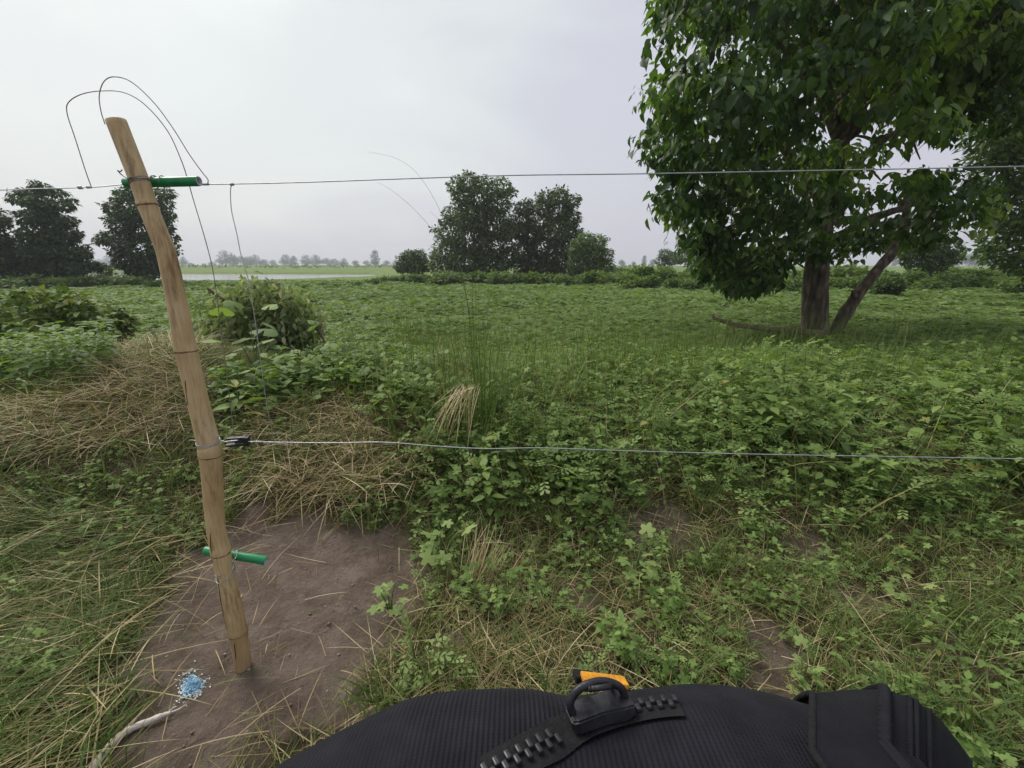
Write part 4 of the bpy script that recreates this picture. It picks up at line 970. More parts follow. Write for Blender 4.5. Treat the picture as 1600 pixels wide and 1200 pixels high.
def plant(name, kind, loc, rz, sc, label, cat='weed', group=None, tone=0.0):
    lv, Mx, sm, lf, mat = PROTO[kind][int(rng.integers(3))]
    o = empty(name, loc, rz, sc); obj('stem', sm, None, o)
    for (p_, d_, s_, r_, b_), mm in zip(lv, Mx):
        c = obj('leaf', leaf_me(lf, min(1, max(0, r_ * .8 + tone)), mat), None, o)
        W = np.eye(4); W[:3, :3] = mm * s_; W[:3, 3] = p_; c.matrix_local = Matrix(W.tolist())
    return tag(o, label, cat, group)
def mass(acc_by_mat, kind, P, sc, tone=0.0):
    """many plants of one kind in one mesh"""
    for v_ in range(3):
        lv, Mx, sm, lf, mat = PROTO[kind][v_]; idx = np.arange(v_, len(P), 3)
        tv, tt = LEAF[lf]; rz = rng.uniform(0, 6.28, len(idx)); c, s_ = np.cos(rz), np.sin(rz)
        Rz = np.zeros((len(idx), 3, 3)); Rz[:, 0, 0] = c; Rz[:, 0, 1] = -s_; Rz[:, 1, 0] = s_; Rz[:, 1, 1] = c; Rz[:, 2, 2] = 1
        for (p_, d_, ls, r_, b_), mm in zip(lv, Mx):
            pos = P[idx] + (Rz @ p_) * sc[idx][:, None]
            V, T = instance(tv, tt, pos, Rz @ mm, ls * sc[idx])
            acc_by_mat.setdefault(mat, Acc()).add(V, T, np.repeat(np.clip(r_ * .6 + rng.random(len(idx)) * .35 + tone, 0, 1), len(tv)))
und = {}
# belt of weeds on the bank behind the lower wire
P = sample(5200, -1.6, 8.0, 2.2, 6.6)
P[:, 2] -= .02
k_ = pxzone(P, BELT, 34); P = P[k_ & (fbm(P[:, 0] * 1.1, P[:, 1] * 1.1, 3) > -.2)]; hs_ = np.clip(.85 + .55 * patch(P, 1.0, 60), .45, 1.5)
kk = rng.random(len(P)) + .5 * patch(P, .9, 3)
for kn, lo, hi in (('ovate', -9, .45), ('compound', .45, .8), ('lobed', .8, 1.0), ('lance', 1.0, 9)):
    s_ = (kk >= lo) & (kk < hi); mass(und, kn, P[s_], U(.6, 1.2, s_.sum()) * hs_[s_])
# green mass at the far left, behind the straw
LEFTG = zone([(-400, 640), (-400, 540), (60, 535), (160, 545), (190, 575), (140, 615), (40, 650)])
P = sample(2600, -8, -2.2, 3.2, 6.5); P = P[pxzone(P, LEFTG, 8)]
mass(und, 'ovate', P[::2], U(.6, 1.1, len(P[::2])), -.1); mass(und, 'lance', P[1::2], U(.5, 1.0, len(P[1::2])))
MIDW = zone([(345, 612), (430, 608), (520, 590), (640, 565), (665, 650), (605, 665), (560, 632), (480, 645), (400, 660), (345, 650)])
P = sample(3000, -3.2, -.2, 2.6, 6.0); P = P[pxzone(P, MIDW, 8)]; P[:, 2] -= .05
mass(und, 'round', P[::3], U(.4, .7, len(P[::3])), -.05); mass(und, 'ovate', P[1::3], U(.5, 1.0, len(P[1::3]))); mass(und, 'lance', P[2::3], U(.45, .8, len(P[2::3])))
# low plants in the foreground grass
P = sample(2900, -4.2, 4.4, .7, 3.3); P = P[(rng.random(len(P)) > bare(P[:, 0], P[:, 1]) * 1.2) & (fbm(P[:, 0] * 1.7 + 9, P[:, 1] * 1.7, 3) > -.05)]
q_ = rng.random(len(P))
mass(und, 'sprig', P[q_ < .18], U(.4, .9, (q_ < .18).sum()), -.15); mass(und, 'clover', P[(q_ >= .35) & (q_ < .7)], U(.5, 1.1, ((q_ >= .35) & (q_ < .7)).sum()), -.15)
mass(und, 'ovate', P[q_ >= .7], U(.22, .5, (q_ >= .7).sum())); mass(und, 'lobed', P[(q_ >= .18) & (q_ < .35)], U(.25, .5, ((q_ >= .18) & (q_ < .35)).sum()))
for mt, a in und.items():
    tag(obj('undergrowth', a.mesh('undergrowth'), M[mt]), {'weed': 'dense mid green weeds covering the bank behind the fence', 'pale_weed': 'pale green blunt-leaved weeds mixed through the grass and bank'}[mt], 'weeds', kind='stuff')
# plants that stand out one by one
def gp(px, py): p_ = on_ground(px, py); p_[2] -= .01; return p_
plant('lance_leaf_weed', 'lance', at_y(384, 690, 2.75) * [1, 1, 0] + [0, 0, ter(at_y(384, 690, 2.75)[0], 2.75)], .4, 1.25, 'upright weed with bright lance-shaped leaves just right of the post', tone=.25)
p_ = at_y(398, 560, 3.6); plant('broad_leaf_weed', 'round', [p_[0], p_[1], ter(p_[0], p_[1])], 1.0, 1.35, 'weed with large broad leaves below the wilted branch heap', tone=.1)
p_ = at_y(470, 575, 3.7); plant('broad_leaf_weed', 'round', [p_[0], p_[1], ter(p_[0], p_[1])], 2.2, 1.1, 'broad-leaved weed above the right straw heap', tone=.0)
p_ = at_y(530, 575, 3.8); plant('broad_leaf_weed', 'round', [p_[0], p_[1], ter(p_[0], p_[1])], .2, .95, 'smaller broad-leaved weed at the right end of the straw heap', tone=.1)
for px, py, kd, sc, lab in [(640, 600, 'ovate', 1.0, 'leafy weed at the left end of the green bank'), (600, 620, 'ovate', .8, 'toothed-leaf weed beside the top of the right straw heap'), (690, 590, 'ovate', 1.15, 'tall bright weed just left of the grass clump'),
                            (1140, 640, 'ovate', 1.2, 'tall weed with tiered leaves standing out of the bank centre right'), (1420, 680, 'ovate', 1.35, 'large-leaved pale weed near the lower wire at the right'), (1530, 700, 'lobed', 1.3, 'lobed-leaf weed by the lower wire close to the right edge')]:
    p_ = gp(px, py + 40); plant('bank_weed', kd, p_, U(0, 6, 1)[0], sc, lab, tone=.2)
nb = 0
for px, py in [(x + rng.uniform(-22, 22), y + rng.uniform(-12, 12)) for y in (690, 730, 765) for x in range(700, 1600, 48)]:
    kd = str(rng.choice(['ovate', 'compound', 'compound', 'lobed']))
    plant('bank_weed', kd, gp(px, py + 18), U(0, 6, 1)[0], rng.uniform(.6, .95), {'ovate': 'toothed-leaf', 'compound': 'blunt pale-leaved', 'lobed': 'lobed-leaf'}[kd] + ' weed at the green bank\'s front, ' + where(px, [(760, 'by the drooping dry tuft'), (880, 'right of the dry tuft'), (1000, 'left of the bare patch'), (1120, 'above the pale lobed sprig'), (1220, 'between the pale sprig and the trunk above'), (1320, 'straight below the big trunk'), (1430, 'by the leaning dry stalk'), (1530, 'right of the dry stalk'), (9999, 'at the right edge')]), group='weeds along the front of the bank', tone=.1)
for px, py, kd, sc, lab in [(990, 905, 'sprig', 1.5, 'pale lobed sprig standing out in the grass above the bag\'s zipper'), (690, 880, 'sprig', 1.7, 'bright leafy sprig at the right edge of the bare soil'), (720, 860, 'ovate', .45, 'small toothed weed beside the bare soil\'s right edge'),
                            (650, 1045, 'clover', 1.6, 'clover-like sprig just above the bag\'s left shoulder'), (700, 1060, 'clover', 1.4, 'second clover-like sprig above the bag\'s left shoulder'), (1190, 830, 'clover', 1.8, 'pale sprig with blunt leaflets below the weed bank'), (1400, 890, 'lobed', .55, 'broad green sprig in the grass right of centre'),
                            (1400, 935, 'sprig', 1.0, 'star-shaped pale sprig right of centre in the grass'), (880, 845, 'sprig', .9, 'tiny pale sprig below the green bank'), (1465, 1035, 'ovate', .35, 'small bright two-leaved seedling right of the bag'), (1585, 995, 'sprig', .9, 'yellowish sprig at the right edge of the photo'),
                            (610, 960, 'sprig', 1.3, 'green sprig leaning over the soil\'s right rim'), (145, 790, 'ovate', .5, 'small green weed in the grass left of the post'), (95, 830, 'clover', 1.3, 'clover-like weed low at the left'), (1110, 890, 'sprig', .8, 'small sprig in the grass right of the pale lobed one'), (1250, 1070, 'sprig', .9, 'greyish lobed sprig just above the bag\'s right hump')]:
    plant('grass_sprig', kd, gp(px, py), U(0, 6, 1)[0], sc, lab, tone=.25)

# ------------------------------------------------------------------ tall grass
def grass_clump(name, c, n_, L, W, tilt, bend, r, mat, label, cat='grass', rad_=.07, kindname='blade', azm=None, az_s=.5):
    root = empty(name, c); tag(root, label, cat); k = n_
    for i in range(k):
        P = np.array([[rng.normal() * rad_, rng.normal() * rad_, -.02]]); az = np.array([rng.uniform(0, 6.28) if azm is None else azm + rng.normal() * az_s])
        V, T, m_ = blades(P, np.array([rng.uniform(*L)]), np.array([rng.uniform(*W)]), az, np.array([rng.uniform(*tilt)]), np.array([rng.uniform(*bend)]), segs=7, clamp=False, taper=2.5)
        obj(kindname, np_mesh(kindname, V, T, np.full(m_, np.clip(rng.uniform(*r), 0, 1))), M[mat], root)
    return root
c = on_ground(755, 690); grass_clump('tall_grass_clump', c, 95, (.45, 1.15), (.003, .0055), (.0, .22), (.0, .6), (.0, .4), 'grass', 'tall upright green grass clump in the middle of the weed bank', rad_=.09)
c2 = on_ground(735, 690); grass_clump('dry_grass_tuft', c2 + [0, 0, .42], 40, (.25, .6), (.003, .006), (1.7, 2.5), (.3, .9), (.5, 1), 'straw', 'dry tan blades drooping from the tall grass clump', azm=R_(235), az_s=.45, rad_=.05)
c3 = on_ground(745, 905); grass_clump('dry_grass_tuft', c3, 60, (.18, .34), (.003, .006), (.2, .7), (.0, .5), (.45, .95), 'straw', 'upright tuft of dry yellow stalks in front of the weed bank', azm=R_(50), az_s=.6, rad_=.05)
c4 = on_ground(930, 640); grass_clump('tall_grass_clump', c4, 40, (.3, .6), (.003, .005), (.0, .35), (.0, .7), (.0, .3), 'grass', 'fine dark green grass clump right of the tallest one', rad_=.12)
# long arching stalks against the sky
st = empty('arching_stalk', on_ground(745, 660)); tag(st, 'long thin grass stalks arching left against the sky', 'grass')
b0 = np.array(st.location); YS = float(b0[1])
for pts, rr in (([(742, 640), (735, 520), (722, 430), (690, 335), (655, 275), (620, 248), (575, 237)], .0011), ([(745, 640), (735, 500), (715, 420), (680, 365), (645, 325), (610, 296), (590, 285)], .0011), ([(745, 640), (730, 470), (705, 370), (690, 348), (672, 330)], .001),
                ([(750, 640), (742, 540), (738, 450), (742, 380)], .0017), ([(755, 640), (760, 540), (764, 440)], .0017), ([(740, 640), (728, 540), (722, 460)], .0016), ([(752, 640), (748, 520), (748, 430)], .0016)):
    q = spline([at_y(x, y, YS) - b0 for x, y in pts], 30); v, t = tube(q, np.linspace(rr * 1.3, rr * .45, 30), 5)
    obj('stalk', np_mesh('stalk', v, t, np.full(len(v), .45), True), M['grass'], st)
st = empty('leaning_stalk', on_ground(1385, 850)); tag(st, 'thick pale dry stalk leaning out of the weed bank at the right', 'stalk')
q = spline([on_ground(1372, 846, .02), at_y(1440, 795, 2.35), at_y(1510, 745, 2.6), at_y(1560, 715, 2.8)], 14) - np.array(st.location); v, t = tube(q, np.linspace(.008, .003, 14), 6)
obj('stalk', np_mesh('stalk', v, t, np.full(len(v), .85), True), M['straw'], st)
# thin tall grass through the bank and behind it
tg = Acc(); P = sample(15000, -2.0, 8.5, 2.4, 8.5); qx, qy, _ = proj(P); P = P[(qx > 480) & (qx < 1850) & (qy < 790)]
P = P[rng.random(len(P)) < np.clip(.45 + 1.3 * patch(P, .7, 21), .05, 1)]; n_ = len(P)
add_blades(tg, P, U(.3, .95, n_), U(.0035, .007, n_), U(0, 6.28, n_), U(0, .25, n_), U(.0, .6, n_), np.clip(.3 + rng.normal(size=n_) * .22, 0, 1), segs=4)
P = sample(1600, -1.6, 7, 2.1, 5.5); qx, qy, _ = proj(P); P = P[(qx > 560) & (qx < 1850) & (qy < 830)]; n_ = len(P)
add_blades(tg, P, U(.2, .7, n_), U(.003, .006, n_), U(0, 6.28, n_), U(.1, .8, n_), U(.0, 1.2, n_), U(.8, 1, n_), segs=4, taper=3)
tag(obj('tall_grass', tg.mesh('tall_grass'), M['grass']), 'thin tall green grass growing through the weed bank', 'grass', kind='stuff')

# ------------------------------------------------------------------ creeping green cover of the field
fa = Acc()
ros = []
for k in range(7):
    a_ = k * 2 * math.pi / 7 + .3; v, t = LEAF['small']; c, s_ = math.cos(a_), math.sin(a_); pit = .12 + .22 * (k % 2)
    w_ = np.stack([v[:, 0] * c - v[:, 1] * s_ * math.cos(pit), v[:, 0] * s_ + v[:, 1] * c * math.cos(pit), v[:, 1] * math.sin(pit) + v[:, 2]], 1) ; ros.append((w_, t))
ROS = merge(ros)
for y0, y1, dn, sz in ((5.5, 9, 80, .085), (9, 16, 55, .11), (16, 26, 26, .16), (26, 42, 11, .24)):
    ar = (y1 - y0) * (y0 + y1) * 1.42; n_ = int(ar * dn)
    y = np.sqrt(rng.uniform(y0 ** 2, y1 ** 2, n_)); x = rng.uniform(-1.42, 1.42, n_) * y
    pt = fbm(x * .55, y * .55, 4) * 2; k_ = rng.random(n_) < np.clip(.8 + 1.0 * pt, .2, 1); x, y, pt = x[k_], y[k_], pt[k_]; n_ = len(x)
    hgt = np.clip(.08 + .16 * pt, 0.0, .25) * rng.uniform(.5, 1.2, n_)
    pos = np.stack([x, y, ter(x, y) + hgt], 1); d_ = rng.normal(size=(n_, 3)) * np.array([1, 1, .15])
    Mx = frames(d_, np.tile([0, 0, 1.0], (n_, 1)) + rng.normal(size=(n_, 3)) * .22)
    V, T = instance(*ROS, pos, Mx, sz * rng.uniform(.6, 1.3, n_))
    fa.add(V, T, np.repeat(np.clip(.45 + .5 * fbm(x * .13, y * .2, 3) + rng.normal(size=n_) * .22, 0, 1), len(ROS[0])))
tag(obj('field_cover', fa.mesh('field_cover'), M['field']), 'creeping green plants covering the flat field', 'ground cover', kind='stuff')

# ------------------------------------------------------------------ wilted branch heap and shrubs at the left
YB = 5.2
c = at_y(420, 560, YB); c[2] = float(ter(c[0], c[1]))
wb = empty('cut_branch_heap', c); tag(wb, 'heap of cut leafy branches with wilted grey green leaves', 'branches')
spec = [(350, 500, 26), (370, 478, 24), (395, 465, 22), (425, 468, 26), (455, 485, 28), (480, 505, 22), (410, 505, 34), (370, 525, 28), (440, 525, 32), (475, 530, 20), (340, 525, 18), (400, 540, 24), (350, 470, 10)]
lb = [(p_ - c, r_) for p_, r_ in px_lobes(YB, spec, .8, .7)]
n_ = 5200; p_, d_, k_ = lobe_points(lb, n_, 3); p_ = p_ + rng.normal(size=p_.shape) * .07; tip = d_ * [1, 1, .2] * .5 + rng.normal(size=(n_, 3)) * .6; tip[:, 2] -= .7
Mx = frames(tip, d_ + rng.normal(size=(n_, 3)) * .8); S = rng.uniform(.055, .12, n_); Rn = np.clip(.42 + .2 * (p_[:, 2] - .6) + rng.normal(size=n_) * .25, 0, 1)
k_ = p_[:, 2] > .02; p_, Mx, S, Rn, tip = p_[k_], Mx[k_], S[k_], Rn[k_], tip[k_]
near = np.argsort(p_[:, 1])[:260]; keep = np.ones(len(p_), bool); keep[near] = False
tm = leaf_t(.5, .25, .35)
V, T = instance(*tm, p_[keep], Mx[keep], S[keep]); fol = obj('foliage', np_mesh('foliage', V, T, np.repeat(Rn[keep], 8)), M['wilted'], wb)
LV2 = []
for k in range(5):
    me = np_mesh('leaf', tm[0], tm[1], np.full(8, k / 4)); me.materials.append(M['wilted']); LV2.append(me)
for i in near:
    o = obj('leaf', LV2[int(round(Rn[i] * 4))], None, fol); mm = np.eye(4); mm[:3, :3] = Mx[i] * S[i]; mm[:3, 3] = p_[i]; o.matrix_local = Matrix(mm.tolist())
for A_, B_ in (((310, 560), (450, 470)), ((330, 550), (480, 500)), ((500, 505), (513, 545)), ((450, 470), (503, 512)), ((380, 560), (350, 470)), ((300, 560), (420, 520)), ((350, 470), (325, 450)), ((410, 470), (402, 445)), ((450, 470), (425, 440)), ((380, 480), (372, 452)), ((470, 490), (495, 470))):
    q = spline([at_y(*A_, YB - .1) - c, (at_y(*A_, YB) + at_y(*B_, YB)) / 2 - c + [0, -.1, .06], at_y(*B_, YB - .1) - c], 9); q[:, 2] = np.maximum(q[:, 2], .0)
    v, t = tube(q, np.linspace(.022, .010, 9), 6); obj('branch', np_mesh('branch', v, t, None, True), M['branch'], wb)
def left_bush(name, label, Y, spec, n_, leaf, mat, cat='shrub'):
    c = at_y(spec[0][0], 540, Y); c[2] = float(ter(c[0], c[1])); o = empty(name, c); tag(o, label, cat)
    lb = [(p_ - c, r_) for p_, r_ in px_lobes(Y, spec, .8, .8)]
    obj('foliage', crown_mesh('foliage', lb, n_, leaf, LEAF['ovate'], .2), M[mat], o); a = Acc()
    for q_, r_ in lb[:8]: a.add(*tube(spline([(q_[0] * .3, q_[1] * .3, -.05), q_ * np.array([.7, .7, .6]), q_], 5), np.linspace(.014, .006, 5), 5, False))
    obj('stem', a.mesh('stem', True), M['branch'], o)
left_bush('scrubby_bush', 'yellowish green scrubby bush at the left edge of the field', 7.2, [(60, 480, 30), (100, 475, 28), (20, 490, 34), (-30, 490, 40), (130, 490, 26), (60, 510, 34), (110, 512, 30), (10, 520, 36), (150, 505, 18), (40, 460, 16), (120, 470, 16)], 3200, .12, 'dry_shrub')
left_bush('scrubby_bush', 'small scrubby sapling right of the yellowish bush at the left', 7.6, [(180, 490, 12), (195, 500, 12), (170, 505, 12), (190, 515, 12)], 500, .10, 'dry_shrub')
left_bush('scrubby_bush', 'dark green leafy bush low at the left edge, above the straw', 5.0, [(30, 570, 30), (-20, 575, 40), (80, 575, 26), (20, 600, 34), (90, 600, 26), (-60, 600, 40), (130, 580, 16)], 2600, .13, 'bank_leaf')
for A_, m_, B_ in (((262, 556), (250, 535), (232, 512)), ((238, 556), (243, 545), (250, 530))):
    o0_ = at_y(*A_, 4.3); v, t = tube(spline([at_y(*A_, 4.3), at_y(*m_, 4.3), at_y(*B_, 4.3)], 8) - o0_, np.linspace(.016, .010, 8), 6)
    tag(obj('broken_twig', np_mesh('broken_twig', v, t, None, True), M['branch']), 'short brown twig sticking up behind the left straw heap' if A_[0] == 262 else 'thinner twig beside the one behind the left straw heap', 'twig').location = o0_.tolist()
# ------------------------------------------------------------------ the bag carried at the photographer's chest
BD = .24                                              # distance of its upper edge along the view
sil = [(405, 1225), (430, 1200), (500, 1160), (570, 1125), (640, 1096), (720, 1080), (800, 1075), (850, 1079), (885, 1090), (930, 1083), (1000, 1076), (1080, 1066), (1130, 1068), (1180, 1075), (1230, 1086), (1268, 1101),
       (1320, 1094), (1385, 1090), (1430, 1106), (1470, 1135), (1500, 1172), (1525, 1205), (1545, 1260)]
SX = np.array([s_[0] for s_ in sil], float); SYp = np.array([s_[1] for s_ in sil], float)
def bag_section(px, py, grow=0.0, Rr=.055):
    c = at_depth(px, py, BD); dr_ = ray(px, py); a = math.hypot(dr_[1], dr_[2]); nrm = np.array([0, -dr_[2] / a, dr_[1] / a])
    cen = c - nrm * Rr; q = []
    q.append(cen + [0, Rr * .6, -.40]); q.append(cen + [0, Rr + .02, -.30]); q.append(cen + [0, Rr + .03, -.16]); q.append(cen + [0, Rr + .012, -.06])
    for a_ in np.linspace(0, 90, 17): q.append(cen + np.array([0, math.cos(R_(a_)), math.sin(R_(a_))]) * (Rr + grow))
    q.append(cen + [0, -.03, Rr + grow + .004]); q.append(cen + [0, -.055, Rr + grow]); q.append(cen + [0, -.075, Rr - .012]); q.append(cen + [0, -.085, -.02]); q.append(cen + [0, -.085, -.38])
    q = np.array(q)
    dpt = q[:, 1] * CP - (q[:, 2] - H) * SP          # the bag narrows towards the wearer
    q[:, 0] = c[0] * np.clip(dpt / BD, .8, 1.0)
    return q
xs = np.linspace(405, 1545, 90); ys = np.interp(xs, SX, SYp)
ys = np.convolve(np.pad(ys, 2, 'edge'), [.1, .2, .4, .2, .1], 'valid')
S_ = np.array([bag_section(x, y) for x, y in zip(xs, ys)])
wz = np.array([fbm(np.array(S_[:, :, 0] * 14), np.array(S_[:, :, 1] * 30 + S_[:, :, 2] * 9), 2)])[0]
S_[:, 4:21, 2] += wz[:, 4:21] * .009
nr, nc = S_.shape[:2]; V = S_.reshape(-1, 3); T = []
for i in range(nr - 1):
    for j in range(nc - 1):
        a, b_ = i * nc + j, (i + 1) * nc + j; T += [(a, b_, b_ + 1), (a, b_ + 1, a + 1)]
    a, b_ = i * nc + nc - 1, (i + 1) * nc + nc - 1; T += [(a, b_, (i + 1) * nc), (a, (i + 1) * nc, i * nc)]
for i, s_ in ((0, 1), (nr - 1, -1)):
    c_ = len(V); V = np.vstack([V, S_[i].mean(0)[None] + [[-.012 * s_, 0, 0]]])
    for j in range(nc):
        t_ = (c_, i * nc + j, i * nc + (j + 1) % nc); T.append(t_ if s_ > 0 else t_[::-1])
bo = np.array([at_depth(970, 1090, BD)[0], .10, .87])
def fabric(name, rib, base=(.0075, .0075, .0105)):
    m, n, l = new_mat(name)
    out = n.new('ShaderNodeOutputMaterial'); p = n.new('ShaderNodeBsdfPrincipled'); p.inputs['Roughness'].default_value = .8; p.inputs['Specular IOR Level'].default_value = .14
    p.inputs['Sheen Weight'].default_value = .02; p.inputs['Sheen Roughness'].default_value = .5
    tc = n.new('ShaderNodeTexCoord'); wv_ = n.new('ShaderNodeTexWave'); wv_.wave_type = 'BANDS'; wv_.bands_direction = 'X'; wv_.inputs['Scale'].default_value = rib; wv_.inputs['Distortion'].default_value = .6; wv_.inputs['Detail Scale'].default_value = 2
    l.new(tc.outputs['Object'], wv_.inputs['Vector'])
    w2 = n.new('ShaderNodeTexWave'); w2.wave_type = 'BANDS'; w2.bands_direction = 'Y'; w2.inputs['Scale'].default_value = rib * 1.3; l.new(tc.outputs['Object'], w2.inputs['Vector'])
    ad = n.new('ShaderNodeMath'); ad.operation = 'MULTIPLY_ADD'; ad.inputs[1].default_value = .12; l.new(w2.outputs['Fac'], ad.inputs[0]); l.new(wv_.outputs['Fac'], ad.inputs[2])
    nz_ = n.new('ShaderNodeTexNoise'); nz_.inputs['Scale'].default_value = 60; nz_.inputs['Detail'].default_value = 5; l.new(tc.outputs['Object'], nz_.inputs['Vector'])
    c1 = ramp_node(n, [(.3, base), (.7, tuple(v_ * 1.9 for v_ in base))]); l.new(nz_.outputs['Fac'], c1.inputs['Fac']); l.new(c1.outputs[0], p.inputs['Base Color'])
    b_ = n.new('ShaderNodeBump'); b_.inputs['Strength'].default_value = .6; b_.inputs['Distance'].default_value = .0012; l.new(ad.outputs[0], b_.inputs['Height']); l.new(b_.outputs[0], p.inputs['Normal'])
    l.new(p.outputs[0], out.inputs['Surface']); return m
M['bag_fabric'] = fabric('bag_fabric', 130); M['bag_band'] = fabric('bag_band', 220, (.005, .0052, .0075))
M['zip_metal'] = noise_mat('zip_metal', [(.3, (.02, .02, .024)), (.7, (.05, .05, .056))], 90, .42, .1, metal=.4)
M['zip_tape'] = noise_mat('zip_tape', [(.3, (.006, .006, .007)), (.7, (.012, .012, .013))], 200, .9, .3, 600)
M['orange'] = noise_mat('orange', [(.3, (.5, .2, .015)), (.7, (.72, .33, .03))], 120, .6, .3, 400)
bag = empty('black_bag', bo); tag(bag, 'black ribbed fabric bag with chunky zipper at the bottom of the photo', 'bag')
body_me = np_mesh('body', V - bo, np.array(T), None, True); obj('body', body_me, M['bag_fabric'], bag)
bvh = BVHTree.FromPolygons([tuple(v_) for v_ in V.tolist()], [tuple(int(k) for k in t_) for t_ in T])
cam0 = Vector((0, 0, H))
def on_bag(px, py, lift=0.0):
    d_ = Vector(ray(px, py).tolist()).normalized(); h_ = bvh.ray_cast(cam0, d_)
    if h_[0] is None: h_ = bvh.find_nearest(Vector(at_depth(px, py, BD).tolist()))
    nn = h_[1]
    if nn.dot(d_) > 0: nn = -nn
    return np.array(h_[0]) + np.array(nn) * lift, np.array(nn)
# side band with its piping
bx = np.linspace(1274, 1520, 26); by = np.interp(bx, SX, SYp) - np.interp(bx, [1274, 1290, 1420, 1520], [13, 12, 7, 4])
B_ = np.array([bag_section(x, y, .0015)[3:24] for x, y in zip(bx, by)]); nb_, mb_ = B_.shape[:2]
inner = np.array([bag_section(x, y + 26, 0)[3:24] for x, y in zip(bx, by)])
Vb = np.concatenate([B_.reshape(-1, 3), inner.reshape(-1, 3)]); Tb = []; off = nb_ * mb_
for i in range(nb_ - 1):
    for j in range(mb_ - 1):
        a, b2 = i * mb_ + j, (i + 1) * mb_ + j; Tb += [(a, b2, b2 + 1), (a, b2 + 1, a + 1), (off + a, off + b2 + 1, off + b2), (off + a, off + a + 1, off + b2 + 1)]
for i in (0, nb_ - 1):
    for j in range(mb_ - 1):
        a = i * mb_ + j; Tb += [(a, a + 1, off + a + 1), (a, off + a + 1, off + a)]
for j in (0, mb_ - 1):
    for i in range(nb_ - 1):
        a, b2 = i * mb_ + j, (i + 1) * mb_ + j; Tb += [(a, b2, off + b2), (a, off + b2, off + a)]
band = obj('side_band', np_mesh('side_band', Vb - bo, np.array(Tb), None, True), M['bag_band'], bag)
i = int(np.argmin(abs(bx - 1384))); v, t = tube(B_[i] - bo + [0, 0, .0004], .0026, 8); obj('piping', np_mesh('piping', v, t, None, True), M['bag_fabric'], band)
for px_ in (1418, 1432, 1452):
    i = int(np.argmin(abs(bx - px_)))
    v, t = tube(B_[i] - bo, .0015, 6); obj('stitch_ridge', np_mesh('stitch_ridge', v, t, None, True), M['bag_band'], band)
i = int(np.argmin(abs(bx - 1274))); v, t = tube(B_[i] - bo - [0.001, 0, .001], .0018, 6); obj('seam', np_mesh('seam', v, t, None, True), M['zip_tape'], bag)
# zipper
zp = [(760, 1215), (800, 1192), (850, 1165), (890, 1143), (940, 1125), (990, 1112), (1030, 1106), (1062, 1104)]
zpx = spline(np.array([(*z_, 0) for z_ in zp], float), 90)[:, :2]
Zq = np.array([on_bag(x, y, .0012)[0] for x, y in zpx]); Zn = np.array([on_bag(x, y)[1] for x, y in zpx])
Zn = norm(np.array([np.convolve(np.pad(Zn[:, k], 4, 'edge'), np.ones(9) / 9, 'valid') for k in range(3)]).T)
Zt = norm(np.gradient(Zq, axis=0)); Zs = norm(np.cross(Zt, Zn))
wtp = .0085
Vt = np.concatenate([Zq - Zs * wtp, Zq + Zn * .0006, Zq + Zs * wtp]); k = len(Zq); Tt = []
for i in range(k - 1): Tt += [(i, i + 1, k + i + 1), (i, k + i + 1, k + i), (k + i, k + i + 1, 2 * k + i + 1), (k + i, 2 * k + i + 1, 2 * k + i)]
zipo = obj('zipper', np_mesh('zipper', Vt - bo, np.array(Tt)), M['zip_tape'], bag)
tooth = box_mesh('tooth', .0026, .0042, .0024, .0008); tooth.materials.append(M['black_plastic'])
arc = np.r_[0, np.cumsum(np.linalg.norm(np.diff(Zq, axis=0), axis=1))]
def zat(s_):
    return [np.array([np.interp(s_, arc, A_[:, k]) for k in range(3)]) for A_ in (Zq, Zn, Zt)]
pos = 0.0; j = 0
while pos < arc[-1]:
    q, nn, tt = zat(pos); nn = norm(nn); sd_ = norm(np.cross(tt, nn)); tt = np.cross(nn, sd_)
    px_, _, _ = proj(q)
    if not 872 < px_ < 985:
        o = obj('tooth', tooth, None, zipo); mm = np.eye(4); mm[:3, 0] = tt; mm[:3, 1] = -sd_; mm[:3, 2] = nn; mm[:3, 3] = q - bo + nn * .0013 + sd_ * .0018 * (1 if j % 2 else -1); o.matrix_local = Matrix(mm.tolist())
    pos += .0027; j += 1
# slider with its loop and pull
qa, na = on_bag(893, 1140, .003); qb, nb2 = on_bag(985, 1112, .003)
tt = norm(qb - qa); nn = norm(na + nb2); sd_ = norm(np.cross(tt, nn)); nn = np.cross(sd_, tt); Ls = np.linalg.norm(qb - qa)
def loc_m(c_):
    mm = np.eye(4); mm[:3, 0] = tt; mm[:3, 1] = -sd_; mm[:3, 2] = nn; mm[:3, 3] = c_ - bo; return Matrix(mm.tolist())
bm = bmesh.new(); rows = []
for f, w_, h_ in ((-.52, .0050, .003), (-.45, .0068, .0042), (0, .0062, .0046), (.35, .0075, .0046), (.52, .0062, .003)):
    rows.append([bm.verts.new((f * Ls, sx_ * w_, sz_ * h_ / 2 * 1.5)) for sx_, sz_ in ((-1, -1), (1, -1), (1, 1), (-1, 1))])
for r0, r1 in zip(rows, rows[1:]):
    for k in range(4): bm.faces.new((r0[k], r0[(k + 1) % 4], r1[(k + 1) % 4], r1[k]))
bm.faces.new(rows[0][::-1]); bm.faces.new(rows[-1]); bmesh.ops.recalc_face_normals(bm, faces=bm.faces); bmesh.ops.bevel(bm, geom=bm.edges[:], offset=.0008, segments=2, affect='EDGES')
me = bpy.data.meshes.new('slider'); bm.to_mesh(me); bm.free(); sl = obj('slider', me, M['zip_metal'], zipo); sl.matrix_local = loc_m((qa + qb) / 2 + nn * .0022)
mid_ = (qa + qb) / 2
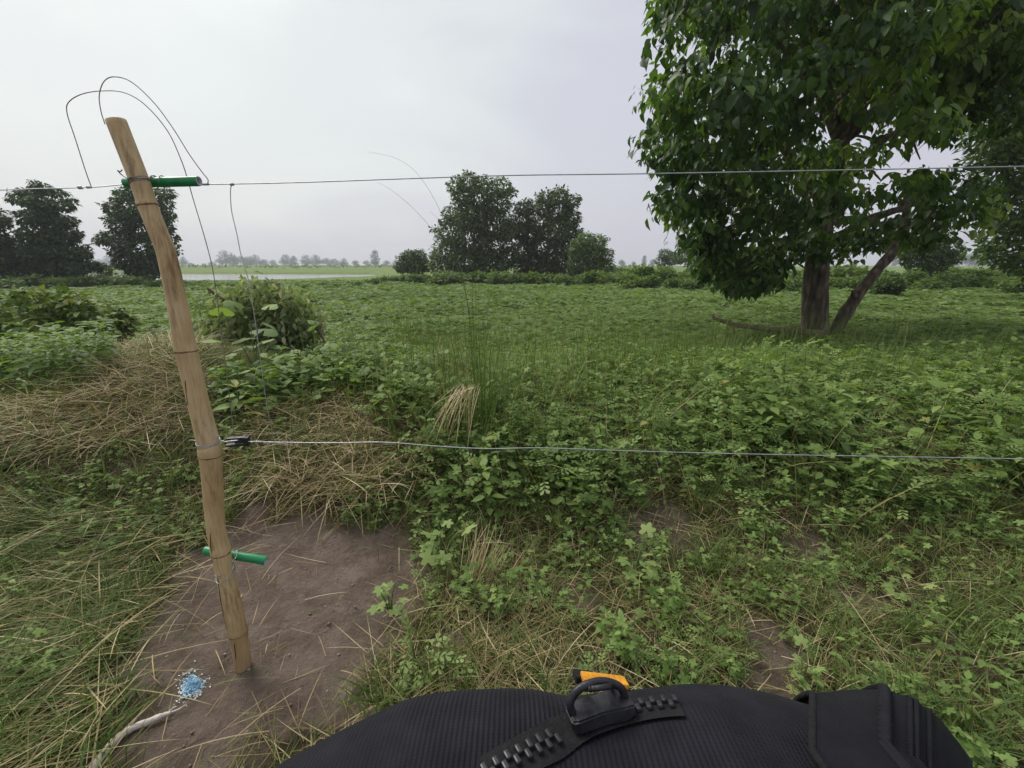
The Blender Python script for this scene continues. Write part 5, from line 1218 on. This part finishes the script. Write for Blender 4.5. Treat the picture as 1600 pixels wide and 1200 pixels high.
arch = [mid_ - tt * Ls * .45 + nn * .004, mid_ - tt * Ls * .47 + nn * .010, mid_ - tt * Ls * .30 + nn * .015, mid_ + tt * Ls * .05 + nn * .0155, mid_ + tt * Ls * .36 + nn * .0105, mid_ + tt * Ls * .44 + nn * .004]
v, t = tube(spline(arch, 26) - bo, .0019, 10); obj('slider_loop', np_mesh('slider_loop', v, t, None, True), M['zip_metal'], zipo)
# the pull lies away from the camera over the edge
pc = mid_ + nn * .009 + tt * Ls * .02; aw = norm(np.array([0.08, 1, -.12])); rt = norm(np.cross(aw, nn)); nu = np.cross(rt, aw)
aw = norm(np.array([0.08, 1, -1.1])); rt = norm(np.cross(aw, nn)); pc = pc + nn * .004
ring = [pc - aw * .004 - rt * .004, pc - rt * .0065 + aw * .006, pc - rt * .006 + aw * .012, pc + rt * .006 + aw * .012, pc + rt * .0065 + aw * .006, pc - aw * .004 + rt * .004, pc - aw * .004 - rt * .004]
v, t = tube(spline(ring, 40) - bo, .0014, 8); pl = obj('pull_ring', np_mesh('pull_ring', v, t, None, True), M['zip_metal'], zipo)
def slab(name, c_, sx_, sy_, sz_, mat, parent):
    o = obj(name, box_mesh(name, sx_, sy_, sz_, min(sx_, sy_, sz_) * .3), M[mat], parent); mm = np.eye(4); mm[:3, 0] = rt; mm[:3, 1] = aw; mm[:3, 2] = nu; mm[:3, 3] = c_ - bo; o.matrix_local = Matrix(mm.tolist()); return o
tabc = at_depth(944, 1063, BD + .003); aw = norm(np.array([.05, 1, -.55])); rt = norm(np.array([1, -.05, -.10])); nu = norm(np.cross(rt, aw)); aw = np.cross(nu, rt)
slab('pull_tab', tabc, .025, .012, .003, 'orange', zipo); slab('pull_tab_end', at_depth(913, 1058, BD + .010), .012, .012, .004, 'zip_tape', zipo)
# straps that go back over the shoulders
for sx_ in (-1, 1):
    x0 = bo[0] + sx_ * .10
    q = spline([(x0, .03, 1.20), (x0 * 1.0, -.04, 1.27), (x0, -.14, 1.31), (x0, -.24, 1.25), (x0, -.28, 1.05)], 18)
    v, t = tube(q - bo, .022, 10); v = v.copy(); obj('shoulder_strap', np_mesh('shoulder_strap', v, t, None, True), M['bag_band'], bag)
# ------------------------------------------------------------------ damp air
bm = bmesh.new(); bmesh.ops.create_cube(bm, size=1.0)
hz_me = bpy.data.meshes.new('haze'); bm.to_mesh(hz_me); bm.free()
m, n, l = new_mat('haze')
out = n.new('ShaderNodeOutputMaterial'); pv = n.new('ShaderNodeVolumePrincipled')
pv.inputs['Color'].default_value = (.93, .97, 1.0, 1); pv.inputs['Density'].default_value = 0.0008; pv.inputs['Anisotropy'].default_value = 0.2
l.new(pv.outputs[0], out.inputs['Volume'])
hz = obj('haze', hz_me, m); hz.scale = (1620, 960, 36); hz.location = (0, 432, 36 / 2 - 2.6)
tag(hz, 'pale damp haze in the air over the field and river', 'haze', kind='stuff')
